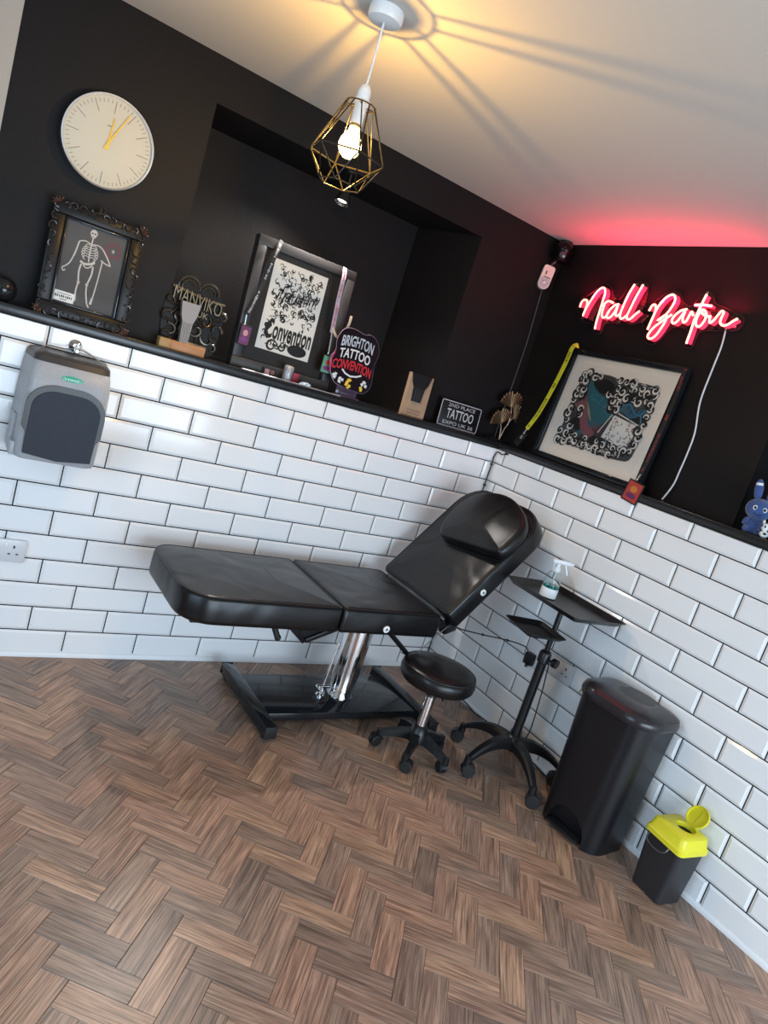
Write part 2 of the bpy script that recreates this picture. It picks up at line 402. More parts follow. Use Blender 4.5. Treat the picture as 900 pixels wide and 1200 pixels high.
for (x, y, a) in spots[300:]:
    ca, sa = math.cos(a), math.sin(a); r = rng.random()
    g = 0.0005
    hx, hy = PL / 2 - g, PW / 2 - g
    def P(u, v, z): return (x + u * ca - v * sa, y + u * sa + v * ca, z)
    top = 0.0032
    vs = [bm.verts.new(P(u, v, z)) for z in (-0.0008, top - 0.0009) for u, v in ((-hx, -hy), (hx, -hy), (hx, hy), (-hx, hy))]
    e = 0.0006
    vs += [bm.verts.new(P(u, v, top)) for u, v in ((-hx + e, -hy + e), (hx - e, -hy + e), (hx - e, hy - e), (-hx + e, hy - e))]
    loc = [(-hx, -hy), (hx, -hy), (hx, hy), (-hx, hy)] * 3
    for k in (0, 4):
        for i in range(4):
            ids = (k + i, k + (i + 1) % 4, k + 4 + (i + 1) % 4, k + 4 + i); f = bm.faces.new([vs[j] for j in ids]); f[rl] = r
            for lp, j in zip(f.loops, ids): lp[uv].uv = loc[j]
    ids = (8, 9, 10, 11); f = bm.faces.new([vs[j] for j in ids]); f[rl] = r
    for lp, j in zip(f.loops, ids): lp[uv].uv = loc[j]
for co_, no_ in (((-0.001, 0, 0), (1, 0, 0)), ((0, -0.001, 0), (0, 1, 0)), ((XL + 0.001, 0, 0), (-1, 0, 0)), ((0, YF + 0.001, 0), (0, -1, 0))):
    bmesh.ops.bisect_plane(bm, geom=bm.verts[:] + bm.edges[:] + bm.faces[:], plane_co=co_, plane_no=no_, clear_outer=True)
me = bpy.data.meshes.new('far_planks'); bm.to_mesh(me); bm.free(); me.materials.append(PLANKS_M)
o = bpy.data.objects.new('far_planks', me); COL.objects.link(o); o.parent = floor; o['kind'] = 'stuff'

# bevelled metro tiles, each its own piece
H = 0.103; G = 0.0048
def tile_mesh(wd, ht, bl, br, bb, bt):
    """origin at the centre, facing -y; bl.. = bevel widths (0 on cut edges)"""
    bm = bmesh.new(); t = 0.0012; T = 0.0072
    x0, x1, z0, z1 = -wd / 2 + G / 2, wd / 2 - G / 2, -ht / 2 + G / 2, ht / 2 - G / 2
    A = [bm.verts.new(v) for v in ((x0, 0, z0), (x1, 0, z0), (x1, 0, z1), (x0, 0, z1))]
    C = [bm.verts.new(v) for v in ((x0, -t, z0), (x1, -t, z0), (x1, -t, z1), (x0, -t, z1))]
    D = [bm.verts.new((x, -T, z)) for x, z in ((x0 + bl, z0 + bb), (x1 - br, z0 + bb), (x1 - br, z1 - bt), (x0 + bl, z1 - bt))]
    for P, Q in ((A, C), (C, D)):
        for i in range(4): bm.faces.new((P[i], P[(i + 1) % 4], Q[(i + 1) % 4], Q[i]))
    bm.faces.new(D); bmesh.ops.recalc_face_normals(bm, faces=bm.faces)
    if bm.faces[-1].normal.y > 0: bmesh.ops.reverse_faces(bm, faces=bm.faces)
    me = bpy.data.meshes.new('tile'); bm.to_mesh(me); bm.free(); me.materials.append(TILE_M); return me
TM = {}
def place_tiles(parent, along, L, a0, far, rz):
    """along(u, z) -> world point on the wall; joints at a0 + m*L from the corner"""
    BV = 0.0105
    for row in range(13):
        z1 = S - row * H; z0 = z1 - H; bb = bt = BV
        if row == 0: z1 = S - 0.024; bt = 0.002
        if row == 12: z0 = 0.022; bb = 0.002
        off = a0 if row % 2 == 0 else a0 + L / 2
        while off - L > 0.012: off -= L
        cuts = [0.002]; u = off if off > 0.03 else off + L
        while u < far: cuts.append(u); u += L
        for k in range(len(cuts) - 1):
            u0, u1 = cuts[k], cuts[k + 1]; cut = (k == 0 and u1 - u0 < L - 0.01)
            key = (round(u1 - u0, 4), round(z1 - z0, 4), cut, rz)
            if key not in TM:
                near, farb = (0.0 if cut else BV), BV
                l, r = (farb, near) if rz == 0 else (near, farb)
                TM[key] = tile_mesh(u1 - u0, z1 - z0, l, r, bb, bt)
            o = bpy.data.objects.new('tile', TM[key]); COL.objects.link(o); o.parent = parent
            o.location = along((u0 + u1) / 2, (z0 + z1) / 2); o.rotation_euler = (random.uniform(-.0025, .0025), 0, rz + random.uniform(-.0018, .0018))
place_tiles(wall_back, lambda u, z: (-u, 0.0006, z), 0.2955, 0.2018, 3.3, 0)
place_tiles(wall_right, lambda u, z: (0.0006, -u, z), 0.2945, 0.0779, 3.3, -PI / 2)

# black ledge, white bead at the floor
b = B(); b.box((-1.95, 0.043, S - 0.005), (4.1, 0.114, 0.034), 0.004)
b.prism([(NX0, 0.1), (NX1, 0.1), (-0.60, 0.48), (NX0, 0.48)], S - 0.0218, S + 0.0118, 'xy')
struct('trim_1', b, LEDGE, 'black ledge along the top of the tiles, left of the corner')
b = B(); b.box((0.043, -2.307, S - 0.005), (0.114, 4.586, 0.034), 0.004); b.box((0.25, -1.9, S - 0.005), (0.3, 1.1, 0.0335))
struct('trim_2', b, LEDGE, 'black ledge along the top of the tiles, right of the corner')
def bead(name, p0, p1, nx, ny, label):
    b = B(); P0v = Vector(p0); P1v = Vector(p1); n = Vector((nx, ny, 0)); vs = []; prof = [(0, 0), (0.013, 0), (0.013, 0.012), (0.009, 0.02), (0.002, 0.024), (0, 0.024)]
    for p in (P0v, P1v):
        for d, z in prof: vs.append(p + n * d + Vector((0, 0, z)))
    k = len(prof); b.faces(vs, [(i, (i + 1) % k, k + (i + 1) % k, k + i) for i in range(k)] + [tuple(range(k)), tuple(range(2 * k - 1, k - 1, -1))])
    struct(name, b, WHITE_TRIM, label)
bead('baseboard_back', (-3.98, -0.0005, 0.003), (-0.014, -0.0005, 0.003), 0, -1, 'thin white bead between the back wall tiles and floor')
bead('baseboard_right', (-0.0005, -4.58, 0.003), (-0.0005, -0.0005, 0.003), -1, 0, 'thin white bead between the right wall tiles and floor')

# ================================================================== PENDANT LAMP
LX, LY = -1.726, -0.878
t = thing('pendant_lamp', 'pendant lamp with a black wire diamond cage around a glowing bulb', 'lamp', (LX, LY, CZ))
b = B(); b.lathe([(0.0, -0.034), (0.03, -0.034), (0.046, -0.03), (0.05, -0.022), (0.05, 0.0)]); rose = obj('ceiling_rose', b, WHITEPL, t)
b = B(); b.tube([(0, 0, -0.03), (0.001, 0, -0.1), (0, 0, -0.212)], 0.0032); obj('flex', b, WHITEPL, t)
b = B(); b.lathe([(0.004, -0.196), (0.01, -0.2), (0.017, -0.212), (0.019, -0.224), (0.019, -0.238), (0.023, -0.24), (0.023, -0.252), (0.018, -0.256), (0.018, -0.306), (0, -0.306)]); obj('lamp_holder', b, WHITEPL, t)
WIRE = mat('black_cage_wire', (0.03, 0.026, 0.02), 0.3, 0.6)
b = B(); top = []; mid = []; bot = []
for k in range(6):
    a = PI / 3 * k + 0.35
    top.append((0.043 * math.cos(a), 0.043 * math.sin(a), -0.254)); mid.append((0.112 * math.cos(a), 0.112 * math.sin(a), -0.398))
    a += PI / 6; bot.append((0.062 * math.cos(a), 0.062 * math.sin(a), -0.475))
W = 0.0021
b.tube([(0.043 * math.cos(2 * PI * k / 36), 0.043 * math.sin(2 * PI * k / 36), -0.254) for k in range(36)], W, 6, True)
for k in range(6):
    j = (k + 1) % 6
    a = PI / 3 * k + 0.35
    for da in (-0.28, 0.28): b.cyl((0.043 * math.cos(a + da), 0.043 * math.sin(a + da), -0.254), mid[k], W, seg=6)
    b.cyl(mid[k], mid[j], W, seg=6); b.cyl(mid[k], bot[k], W, seg=6); b.cyl(mid[j], bot[k], W, seg=6); b.cyl(bot[k], bot[j], W, seg=6)
for k in range(3): b.cyl((0.022 * math.cos(2.1 * k), 0.022 * math.sin(2.1 * k), -0.254), (0.043 * math.cos(2.1 * k), 0.043 * math.sin(2.1 * k), -0.254), W, seg=6)
obj('cage', b, WIRE, t)
gm = bpy.data.materials.new('glowing_bulb'); gm.use_nodes = True; nt = gm.node_tree; nt.nodes.clear()
out = nt.nodes.new('ShaderNodeOutputMaterial'); ad = nt.nodes.new('ShaderNodeAddShader'); tr = nt.nodes.new('ShaderNodeBsdfTransparent'); em = nt.nodes.new('ShaderNodeEmission')
em.inputs[0].default_value = (1.0, 0.72, 0.3, 1); em.inputs[1].default_value = 4; nt.links.new(tr.outputs[0], ad.inputs[0]); nt.links.new(em.outputs[0], ad.inputs[1]); nt.links.new(ad.outputs[0], out.inputs[0])
b = B(); b.lathe([(0.0, -0.402), (0.013, -0.399), (0.025, -0.389), (0.032, -0.376), (0.034, -0.364), (0.031, -0.35), (0.024, -0.338), (0.0165, -0.327), (0.0145, -0.312)]); bulb = obj('bulb', b, gm, t)
b = B(); b.cyl((0, 0, -0.307), (0, 0, -0.32), 0.0148, 0.0148); obj('bulb_cap', b, mat('brass_cap', (0.6, 0.45, 0.15), 0.25, 1), t)
l = bpy.data.lights.new('bulb_light', 'POINT'); l.energy = 16; l.color = (1.0, 0.56, 0.10); l.shadow_soft_size = 0.005
o = bpy.data.objects.new('bulb_light', l); COL.objects.link(o); o.parent = t; o.location = (0, 0, -0.366)

# ================================================================== TREATMENT BED
BX, BY = -0.87, -0.415
ZT = S - 0.75                                   # top of the pads
bed = thing('treatment_bed', 'black padded leather tattoo bed with raised backrest on a hydraulic base', 'bed', (BX, BY, 0))
hw = 0.272
def piping(name, out, z, M, parent, r=0.0032):
    b = B(); b.tube([(M @ Vector((x, y, z))) for x, y in out], r, 6, True); obj(name, b, SEAM, parent, world=True)
I4 = Matrix.Translation((0, BY, 0))
leg_out = rrect(-1.775, -hw, -1.125, hw, [0.13, 0.015, 0.015, 0.10], 7)
b = B(); b.pad(leg_out, ZT - 0.112, ZT, 0.022, 0.016, I4); lp = obj('leg_rest', b, LEATHER, bed, True); piping('piping', rrect(-1.769, -hw + .006, -1.131, hw - .006, [0.13, 0.015, 0.015, 0.10], 7), ZT - 0.004, I4, lp)
seat_out = rrect(-1.119, -hw, -0.612, hw, 0.015, 4)
b = B(); b.pad(seat_out, ZT - 0.112, ZT, 0.022, 0.010, I4); sp = obj('seat', b, LEATHER, bed, True); piping('piping', rrect(-1.113, -hw + .006, -0.618, hw - .006, 0.015, 4), ZT - 0.004, I4, sp)
TH = math.radians(52.6)
MB_ = Matrix.Translation((-0.603, BY, ZT)) @ Matrix.Rotation(-TH, 4, 'Y')
back_out = rrect(0.008, -hw - 0.006, 0.665, hw + 0.006, [0.02, 0.14, 0.14, 0.02], 7)
b = B(); b.pad(back_out, -0.105, 0.0, 0.022, 0.012, MB_); bp = obj('backrest', b, LEATHER, bed, True)
piping('piping', rrect(0.014, -hw, 0.659, hw, [0.02, 0.14, 0.14, 0.02], 7), -0.004, MB_, bp)
pil_out = [(0.298, 0.075), (0.312, -0.04), (0.332, -0.165), (0.352, -0.272), (0.372, -0.296), (0.42, -0.303), (0.51, -0.295), (0.58, -0.243), (0.63, -0.14), (0.645, -0.04), (0.622, 0.06), (0.56, 0.135), (0.47, 0.16), (0.37, 0.145), (0.318, 0.115)]
pil_out = [(p.x, p.y) for p in crom([(a, c) for a, c in pil_out], 3, True)]
b = B(); b.pad(pil_out, 0.004, 0.075, 0.026, 0.022, MB_); pw = obj('head_cushion', b, LEATHER, bed, True)
b = B(); b.tube([MB_ @ Vector((x, y, 0.012)) for x, y in pil_out], 0.003, 6, True); obj('piping', b, SEAM, pw, True)
# white-centred caps on the near side
for (cx, cz, nm) in ((-0.895, ZT - 0.078, 'seat'), (None, None, 'back')):
    b = B()
    c = Vector((cx, BY - hw - 0.001, cz)) if cx else MB_ @ Vector((0.205, -hw - 0.008, -0.05))
    b.lathe([(0.0155, 0), (0.0155, 0.004), (0.012, 0.006), (0.006, 0.006), (0.005, 0.003), (0, 0.003)], c, 20, (0, -1, 0)); o = obj('side_cap', b, WHITEPL, bed, True)
    o['label'] = 'round white cap'
    b = B(); b.cyl(c + Vector((0, -0.003, 0)), c + Vector((0, -0.0045, 0)), 0.005); obj('cap_centre', b, DARK, o, True)
# gap webbing between seat and back
b = B(); b.box((-0.607, BY, ZT - 0.06), (0.02, 0.5, 0.05), 0.004); obj('hinge_web', b, RUBBER, bed, True)
# under-frame
b = B()
for sy in (-0.16, 0.16):
    b.box((-1.15, BY + sy, ZT - 0.128), (1.1, 0.035, 0.03), 0.003)
for x in (-1.1, -0.66): b.box((x, BY, ZT - 0.131), (0.035, 0.35, 0.03), 0.003)
obj('under_frame', b, BLACKMET, bed, True)
b = B(); b.box((0.33, 0, -0.118), (0.5, 0.03, 0.025), 0.003); b.box((0.12, 0, -0.118), (0.03, 0.34, 0.025), 0.003); b.box((0.5, 0, -0.118), (0.03, 0.34, 0.025), 0.003)
bmesh.ops.transform(b.bm, matrix=MB_, verts=b.bm.verts); obj('back_frame', b, BLACKMET, bed, True)
# leg-rest ratchet bracket and handle
b = B(); yb = BY - 0.12
b.box((-1.235, yb, ZT - 0.175), (0.15, 0.03, 0.02), 0.002, rot=(0, math.radians(38), 0)); b.box((-1.07, yb, ZT - 0.17), (0.22, 0.028, 0.02), 0.002, rot=(0, math.radians(-25), 0))
b.faces([(-1.30, yb, ZT - 0.13), (-1.0, yb, ZT - 0.13), (-1.17, yb, ZT - 0.215), (-1.30, yb + .012, ZT - 0.13), (-1.0, yb + .012, ZT - 0.13), (-1.17, yb + .012, ZT - 0.215)], [(0, 1, 2), (5, 4, 3), (0, 3, 4, 1), (1, 4, 5, 2), (2, 5, 3, 0)])
obj('leg_rest_bracket', b, BLACKMET, bed, True)
b = B(); b.cyl((-1.37, BY - 0.17, ZT - 0.115), (-1.345, BY - 0.2, ZT - 0.17), 0.012); b.ell((-1.343, BY - 0.202, ZT - 0.173), (0.0135, 0.0135, 0.0135)); obj('handle', b, RUBBER, bed, True)
b = B(); b.cyl((-0.86, BY - 0.262, ZT - 0.10), (-0.70, BY - 0.25, ZT - 0.215), 0.011); b.cyl((-0.70, BY - 0.25, ZT - 0.215), (-0.655, BY - 0.245, ZT - 0.245), 0.015); obj('back_lever', b, BLACKMET, bed, True)
# hydraulic column
b = B(); b.lathe([(0.064, 0.065), (0.064, 0.075), (0.058, 0.085), (0.062, 0.2), (0.068, 0.40), (0.068, 0.408), (0.03, 0.41)], (-0.825, BY, 0), 40); obj('hydraulic_column', b, CHROME, bed, True)
b = B(); b.cyl((-0.825, BY, 0.405), (-0.825, BY, ZT - 0.12), 0.024); b.box((-0.825, BY, ZT - 0.127), (0.2, 0.34, 0.024), 0.003); obj('piston', b, STEEL, bed, True)
b = B(); b.cyl((-0.945, BY - 0.02, 0.075), (-0.925, BY - 0.02, 0.335), 0.0065); b.cyl((-0.945, BY - 0.045, 0.095), (-0.945, BY + 0.02, 0.095), 0.009); b.cyl((-0.965, BY - 0.02, 0.115), (-0.9, BY - 0.02, 0.115), 0.0075); b.lathe([(0.02, 0.062), (0.02, 0.075), (0.012, 0.085), (0, 0.085)], (-0.945, BY - 0.02, 0), 16); obj('pump_rod', b, CHROME, bed, True)
# base
b = B(); b.box((-0.87, BY + 0.012, 0.046), (0.80, 0.335, 0.034), 0.003); obj('base_plate', b, BLACKGLOSS, bed, True)
for x in (-1.287, -0.447):
    b = B(); b.box((x, BY, 0.046), (0.052, 0.535, 0.05), 0.003); br = obj('base_bar', b, BLACKGLOSS, bed, True)
    for y in (BY - 0.2685, BY + 0.2685):
        b = B(); b.box((x, y, 0.046), (0.054, 0.006, 0.052), 0.002); obj('end_cap', b, RUBBER, br, True)
    for y in (BY - 0.23, BY + 0.23):
        b = B(); b.cyl((x, y, 0.0036), (x, y, 0.022), 0.017, 0.014, 14); obj('rubber_foot', b, RUBBER, br, True)
# hand control under the backrest and its wires
b = B(); b.box((-0.50, BY - 0.20, ZT - 0.075), (0.085, 0.05, 0.055), 0.012, rot=(0, -0.25, 0.2)); b.cyl((-0.56, BY - 0.225, ZT - 0.06), (-0.56, BY - 0.185, ZT - 0.06), 0.02); obj('hinge_motor', b, BLACKPL, bed, True)
b = B(); b.tube(crom([(-0.52, BY - 0.235, ZT - 0.06), (-0.60, BY - 0.29, ZT - 0.055), (-0.66, BY - 0.29, ZT - 0.12), (-0.70, BY - 0.26, ZT - 0.2), (-0.68, BY - 0.15, ZT - 0.24)]), 0.0022); obj('control_wire', b, mat('grey_wire', (0.12, 0.12, 0.12), 0.4), bed, True)

# ================================================================== STOOL
def caster(b, at, ang, wheel_r=0.026):
    """twin wheels under a hood; at = stem top"""
    x, y, z = at; ca, sa = math.cos(ang), math.sin(ang); ax = Vector((-sa, ca, 0)); off = Vector((ca, sa, 0)) * 0.014
    c = Vector((x, y, 0.0035 + wheel_r)) + off
    for s in (-1, 1):
        p = c + ax * s * 0.011
        b.lathe([(0.008, -0.008), (wheel_r - 0.004, -0.008), (wheel_r, -0.004), (wheel_r, 0.004), (wheel_r - 0.004, 0.008), (0.008, 0.008)], p, 20, ax)
    return c, ax
def caster_parts(parent, at, ang, wheel_r=0.026):
    b = B(); c, ax = caster(b, at, ang, wheel_r); o = obj('caster', b, RUBBER, parent, True)
    b = B(); b.cyl((at[0], at[1], c.z + 0.004), (at[0], at[1], at[2]), 0.0085); q = []
    ca, sa = math.cos(ang), math.sin(ang)
    for s in (-1, 1):
        pts = []
        for k in range(9):
            a = PI * (0.05 + 0.75 * k / 8)
            pts.append(c + Vector((ca, sa, 0)) * math.cos(a) * (wheel_r + 0.003) * -1 + Vector((0, 0, math.sin(a) * (wheel_r + 0.003))))
        b.tube(pts, 0, flat=(0.034, 0.003, (ax.x * 0 + ca * 0.01, sa * 0.01, 1)))
        break
    obj('caster_hood', b, BLACKPL, o, True)
SX, SY = -0.65, -0.815
st = thing('stool', 'small black round padded stool on a chrome post with five casters', 'stool', (SX, SY, 0))
zs = S - 0.93
b = B(); b.lathe([(0, zs - 0.075), (0.13, zs - 0.075), (0.152, zs - 0.07), (0.164, zs - 0.055), (0.167, zs - 0.036), (0.164, zs - 0.018), (0.155, zs - 0.005), (0.14, zs + 0.002), (0.1, zs + 0.007), (0.0, zs + 0.01)], (SX, SY, 0), 48); so = obj('seat', b, LEATHER, st, True)
b = B(); b.tube([(SX + 0.158 * math.cos(a / 48 * 2 * PI), SY + 0.158 * math.sin(a / 48 * 2 * PI), zs - 0.006) for a in range(48)], 0.0025, 6, True); obj('piping', b, SEAM, so, True)
b = B(); b.box((SX, SY, zs - 0.083), (0.15, 0.12, 0.014), 0.003); obj('seat_plate', b, BLACKMET, st, True)
b = B(); b.cyl((SX, SY, zs - 0.125), (SX, SY, zs - 0.085), 0.0125); b.cyl((SX, SY, 0.12), (SX, SY, zs - 0.12), 0.0225, seg=28); obj('gas_post', b, CHROME, st, True)
b = B(); b.cyl((SX, SY, zs - 0.135), (SX, SY, zs - 0.118), 0.025, 0.022); b.cyl((SX - 0.01, SY - 0.024, zs - 0.085), (SX - 0.04, SY - 0.12, zs - 0.09), 0.004); obj('collar', b, BLACKPL, st, True)
b = B(); b.lathe([(0.045, 0.075), (0.047, 0.095), (0.04, 0.12), (0.03, 0.145), (0.0235, 0.15), (0.0235, 0.075)], (SX, SY, 0), 28); obj('hub', b, BLACKPL, st, True)
for k in range(5):
    a = math.radians(148 + 72 * k); d = Vector((math.cos(a), math.sin(a), 0)); pts = []; vs = []; fs = []
    n = 7; sd = Vector((-d.y, d.x, 0))
    for i in range(n):
        f = i / (n - 1); r = 0.035 + f * 0.128; top = 0.118 - 0.042 * f ** 1.4; h = 0.042 - 0.018 * f; wd = 0.021 - 0.006 * f
        c = Vector((SX, SY, 0)) + d * r
        vs += [c + sd * wd + Vector((0, 0, top - h)), c - sd * wd + Vector((0, 0, top - h)), c - sd * wd * 0.75 + Vector((0, 0, top)), c + sd * wd * 0.75 + Vector((0, 0, top))]
    for i in range(n - 1):
        for j in range(4): fs.append((4 * i + j, 4 * i + (j + 1) % 4, 4 * i + 4 + (j + 1) % 4, 4 * i + 4 + j))
    fs += [(3, 2, 1, 0), (4 * n - 4, 4 * n - 3, 4 * n - 2, 4 * n - 1)]
    b = B(); b.faces(vs, fs); e = Vector((SX, SY, 0)) + d * 0.16; b.cyl(e + Vector((0, 0, 0.05)), e + Vector((0, 0, 0.079)), 0.0155); lg = obj('leg', b, BLACKPL, st, True)
    caster_parts(lg, (e.x, e.y, 0.055), a + 0.6 + k)

# ================================================================== TRAY STAND
TX, TY = -0.238, -0.977
ts = thing('tray_stand', 'black tattoo tray stand with two trays on a five-leg wheeled base', 'stand', (TX, TY, 0))
b = B(); b.lathe([(0.05, 0.125), (0.052, 0.14), (0.045, 0.17), (0.032, 0.185), (0.0225, 0.19), (0.0225, 0.12)], (TX, TY, 0), 28); obj('hub', b, BLACKPL, ts, True)
for k in range(5):
    a = math.radians(110 + 72 * k); d = Vector((math.cos(a), math.sin(a), 0)); vs = []; fs = []; n = 10; sd = Vector((-d.y, d.x, 0))
    for i in range(n):
        f = i / (n - 1); r = 0.035 + f * 0.215; top = 0.178 + 0.012 * math.sin(f * PI * 0.8) - 0.088 * f ** 2; h = 0.05 - 0.026 * f; wd = 0.03 - 0.015 * f
        c = Vector((TX, TY, 0)) + d * r
        vs += [c + sd * wd + Vector((0, 0, top - h)), c - sd * wd + Vector((0, 0, top - h)), c - sd * wd + Vector((0, 0, top - h * .3)), c - sd * wd * 0.6 + Vector((0, 0, top)), c + sd * wd * 0.6 + Vector((0, 0, top)), c + sd * wd + Vector((0, 0, top - h * .3))]
    for i in range(n - 1):
        for j in range(6): fs.append((6 * i + j, 6 * i + (j + 1) % 6, 6 * i + 6 + (j + 1) % 6, 6 * i + 6 + j))
    fs += [(5, 4, 3, 2, 1, 0), tuple(range(6 * n - 6, 6 * n))]
    b = B(); b.faces(vs, fs); e = Vector((TX, TY, 0)) + d * 0.246; b.cyl(e + Vector((0, 0, 0.062)), e + Vector((0, 0, 0.098)), 0.0165); lg = obj('leg', b, BLACKPL, ts, True)
    caster_parts(lg, (e.x, e.y, 0.068), a + (0.5, 2.6, 1.0, 3.0, 0.3)[k], 0.03)
b = B(); b.cyl((TX, TY, 0.13), (TX, TY, S - 0.79), 0.0205); obj('lower_pole', b, BLACKMET, ts, True)
b = B(); b.lathe([(0.021, S - 0.81), (0.027, S - 0.805), (0.027, S - 0.765), (0.022, S - 0.755), (0.0135, S - 0.75)], (TX, TY, 0)); b.cyl((TX, TY - 0.02, S - 0.785), (TX + 0.01, TY - 0.055, S - 0.785), 0.006); b.cyl((TX + 0.01, TY - 0.045, S - 0.785), (TX + 0.014, TY - 0.066, S - 0.785), 0.02); obj('height_clamp', b, BLACKPL, ts, True)
b = B(); b.cyl((TX, TY, S - 0.78), (TX, TY, S - 0.555), 0.0125); b.box((TX, TY, S - 0.552), (0.09, 0.09, 0.01), 0.002); obj('upper_pole', b, BLACKMET, ts, True)
def tray(cx, cy, z0, lx, ly, rz, name, rim=0.022, flare=0.022):
    """shallow tray with flared walls, open on top"""
    o0 = rrect(-lx / 2, -ly / 2, lx / 2, ly / 2, 0.012, 3); o1 = rrect(-lx / 2 - flare, -ly / 2 - flare, lx / 2 + flare, ly / 2 + flare, 0.02, 3); o2 = rrect(-lx / 2 - flare - .005, -ly / 2 - flare - .005, lx / 2 + flare + .005, ly / 2 + flare + .005, 0.024, 3)
    n = len(o0); M = Matrix.Translation((cx, cy, z0)) @ Matrix.Rotation(rz, 4, 'Z'); vs = []; fs = []
    lay = [(o0, 0.0), (o1, rim), (o2, rim), (o2, rim - 0.002), (o1, rim - 0.0025), (o0, -0.0025)]
    for o_, z in lay: vs += [M @ Vector((x, y, z)) for x, y in o_]
    for i in range(len(lay) - 1):
        for k in range(n): fs.append((i * n + k, i * n + (k + 1) % n, (i + 1) * n + (k + 1) % n, (i + 1) * n + k))
    fs += [tuple(range(n)), tuple(range((len(lay) - 1) * n, len(lay) * n))[::-1]]
    b = B(); b.faces(vs, fs); return obj(name, b, BLACKMET, ts, True)
TZ = S - 0.5445
tray(-0.187, -0.93, TZ, 0.265, 0.415, math.radians(-3), 'top_tray')
t2 = tray(-0.375, -0.99, S - 0.655, 0.165, 0.165, math.radians(-12), 'side_tray', 0.014, 0.014)
b = B(); b.cyl((TX, TY, S - 0.69), (TX, TY, S - 0.66), 0.02); b.box((-0.30, -0.983, S - 0.668), (0.14, 0.02, 0.014), 0.003); b.cyl((-0.355, -0.99, S - 0.69), (-0.355, -0.99, S - 0.6585), 0.012); b.cyl((TX - .012, TY - .015, S - .675), (TX - .03, TY - .05, S - .675), 0.007); obj('tray_clamp', b, BLACKPL, ts, True)
b = B(); b.tube(crom([(TX + 0.02, TY - 0.02, S - 0.8), (TX + 0.03, TY - 0.032, 0.4), (TX + 0.028, TY - 0.045, 0.25), (TX + 0.04, TY - 0.03, 0.19)]), 0.0028); obj('trailing_wire', b, RUBBER, ts, True)

# spray bottle
px, py = -0.225, -0.865; z0 = TZ + 0.0006
sb = thing('spray_bottle', 'clear spray bottle with white label and pale trigger standing on the black tray', 'bottle', (px, py, z0))
GLS = mat('clear_plastic', (0.93, 0.97, 0.97), 0.04, trans=1.0, ior=1.2)
b = B(); pr = [(0.0, 0.001), (0.034, 0.001), (0.037, 0.006), (0.037, 0.088), (0.034, 0.102), (0.024, 0.116), (0.0145, 0.124), (0.0135, 0.134)]
b.lathe(pr + [(r - 0.0012, z) for r, z in pr[::-1][:-3]] + [(0.0355, 0.006), (0.0, 0.003)], (0, 0, 0), 32); body = obj('bottle_body', b, GLS, sb)
b = B(); b.lathe([(0, 0.0035), (0.0345, 0.006), (0.0345, 0.058), (0, 0.058)]); o = obj('liquid', b, mat('teal_liquid', (0.01, 0.42, 0.36), 0.05, trans=0.6, ior=1.33), body); o['label'] = 'teal green liquid'
b = B(); b.lathe([(0.0372, 0.004), (0.0377, 0.004), (0.0377, 0.046), (0.0372, 0.046), (0.0372, 0.004)], (0, 0, 0), 32, None, False); obj('paper_label', b, mat('bottle_label', (0.82, 0.85, 0.87), 0.4), body)
TRG = mat('frosted_white_plastic', (0.85, 0.88, 0.9), 0.3, trans=0.3)
b = B(); b.cyl((0, 0, 0.122), (0, 0, 0.142), 0.0165, seg=24); b.cyl((0, 0, 0.142), (0, 0, 0.158), 0.011, 0.009)
dr = Vector((0.85, -0.52, 0)).normalized(); sd = Vector((-dr.y, dr.x, 0))
rz = math.atan2(dr.y, dr.x)
b.box((dr.x * 0.012, dr.y * 0.012, 0.168), (0.085, 0.02, 0.02), 0.006, rot=(0, -0.06, rz)); b.cyl(dr * 0.05 + Vector((0, 0, 0.17)), dr * 0.066 + Vector((0, 0, 0.171)), 0.008, 0.006)
b.tube([dr * 0.03 + Vector((0, 0, 0.16)), dr * 0.04 + Vector((0, 0, 0.14)), dr * 0.05 + Vector((0, 0, 0.118))], 0, flat=(0.012, 0.006, dr)); obj('trigger', b, TRG, sb)
b = B(); b.cyl((0.004, 0, 0.008), (0, 0, 0.125), 0.0022, seg=8); obj('dip_tube', b, TRG, sb)

# ================================================================== PEDAL BIN
PBX, PBY = -0.170, -1.384
pb = thing('pedal_bin', 'tall black plastic pedal bin with a domed lid against the tiles', 'bin', (PBX, PBY, 0.0034))
pb.rotation_euler = (0, 0, math.radians(4))
hgt = 0.575
def ringpts(z, d, wdt, y, rf, rb): return [(x, yy, z) for x, yy in rrect(-d / 2, -wdt / 2, d / 2, wdt / 2, [rf, rb, rb, rf], 8)]
def loft(b, rings, capb=True, capt=True):
    n = len(rings[0]); vs = [v for r in rings for v in r]; fs = []
    for i in range(len(rings) - 1):
        for k in range(n): fs.append((i * n + k, i * n + (k + 1) % n, (i + 1) * n + (k + 1) % n, (i + 1) * n + k))
    if capb: fs.append(tuple(range(n))[::-1])
    if capt: fs.append(tuple(range((len(rings) - 1) * n, len(rings) * n)))
    b.faces(vs, fs)
b = B(); R_ = []
for f in [i / 10 for i in range(11)]:
    R_.append(ringpts(f * hgt, 0.225 + 0.03 * f, 0.292 + 0.038 * f, 0, 0.085, 0.03))
loft(b, R_); bo = obj('bin_body', b, BINPL, pb)
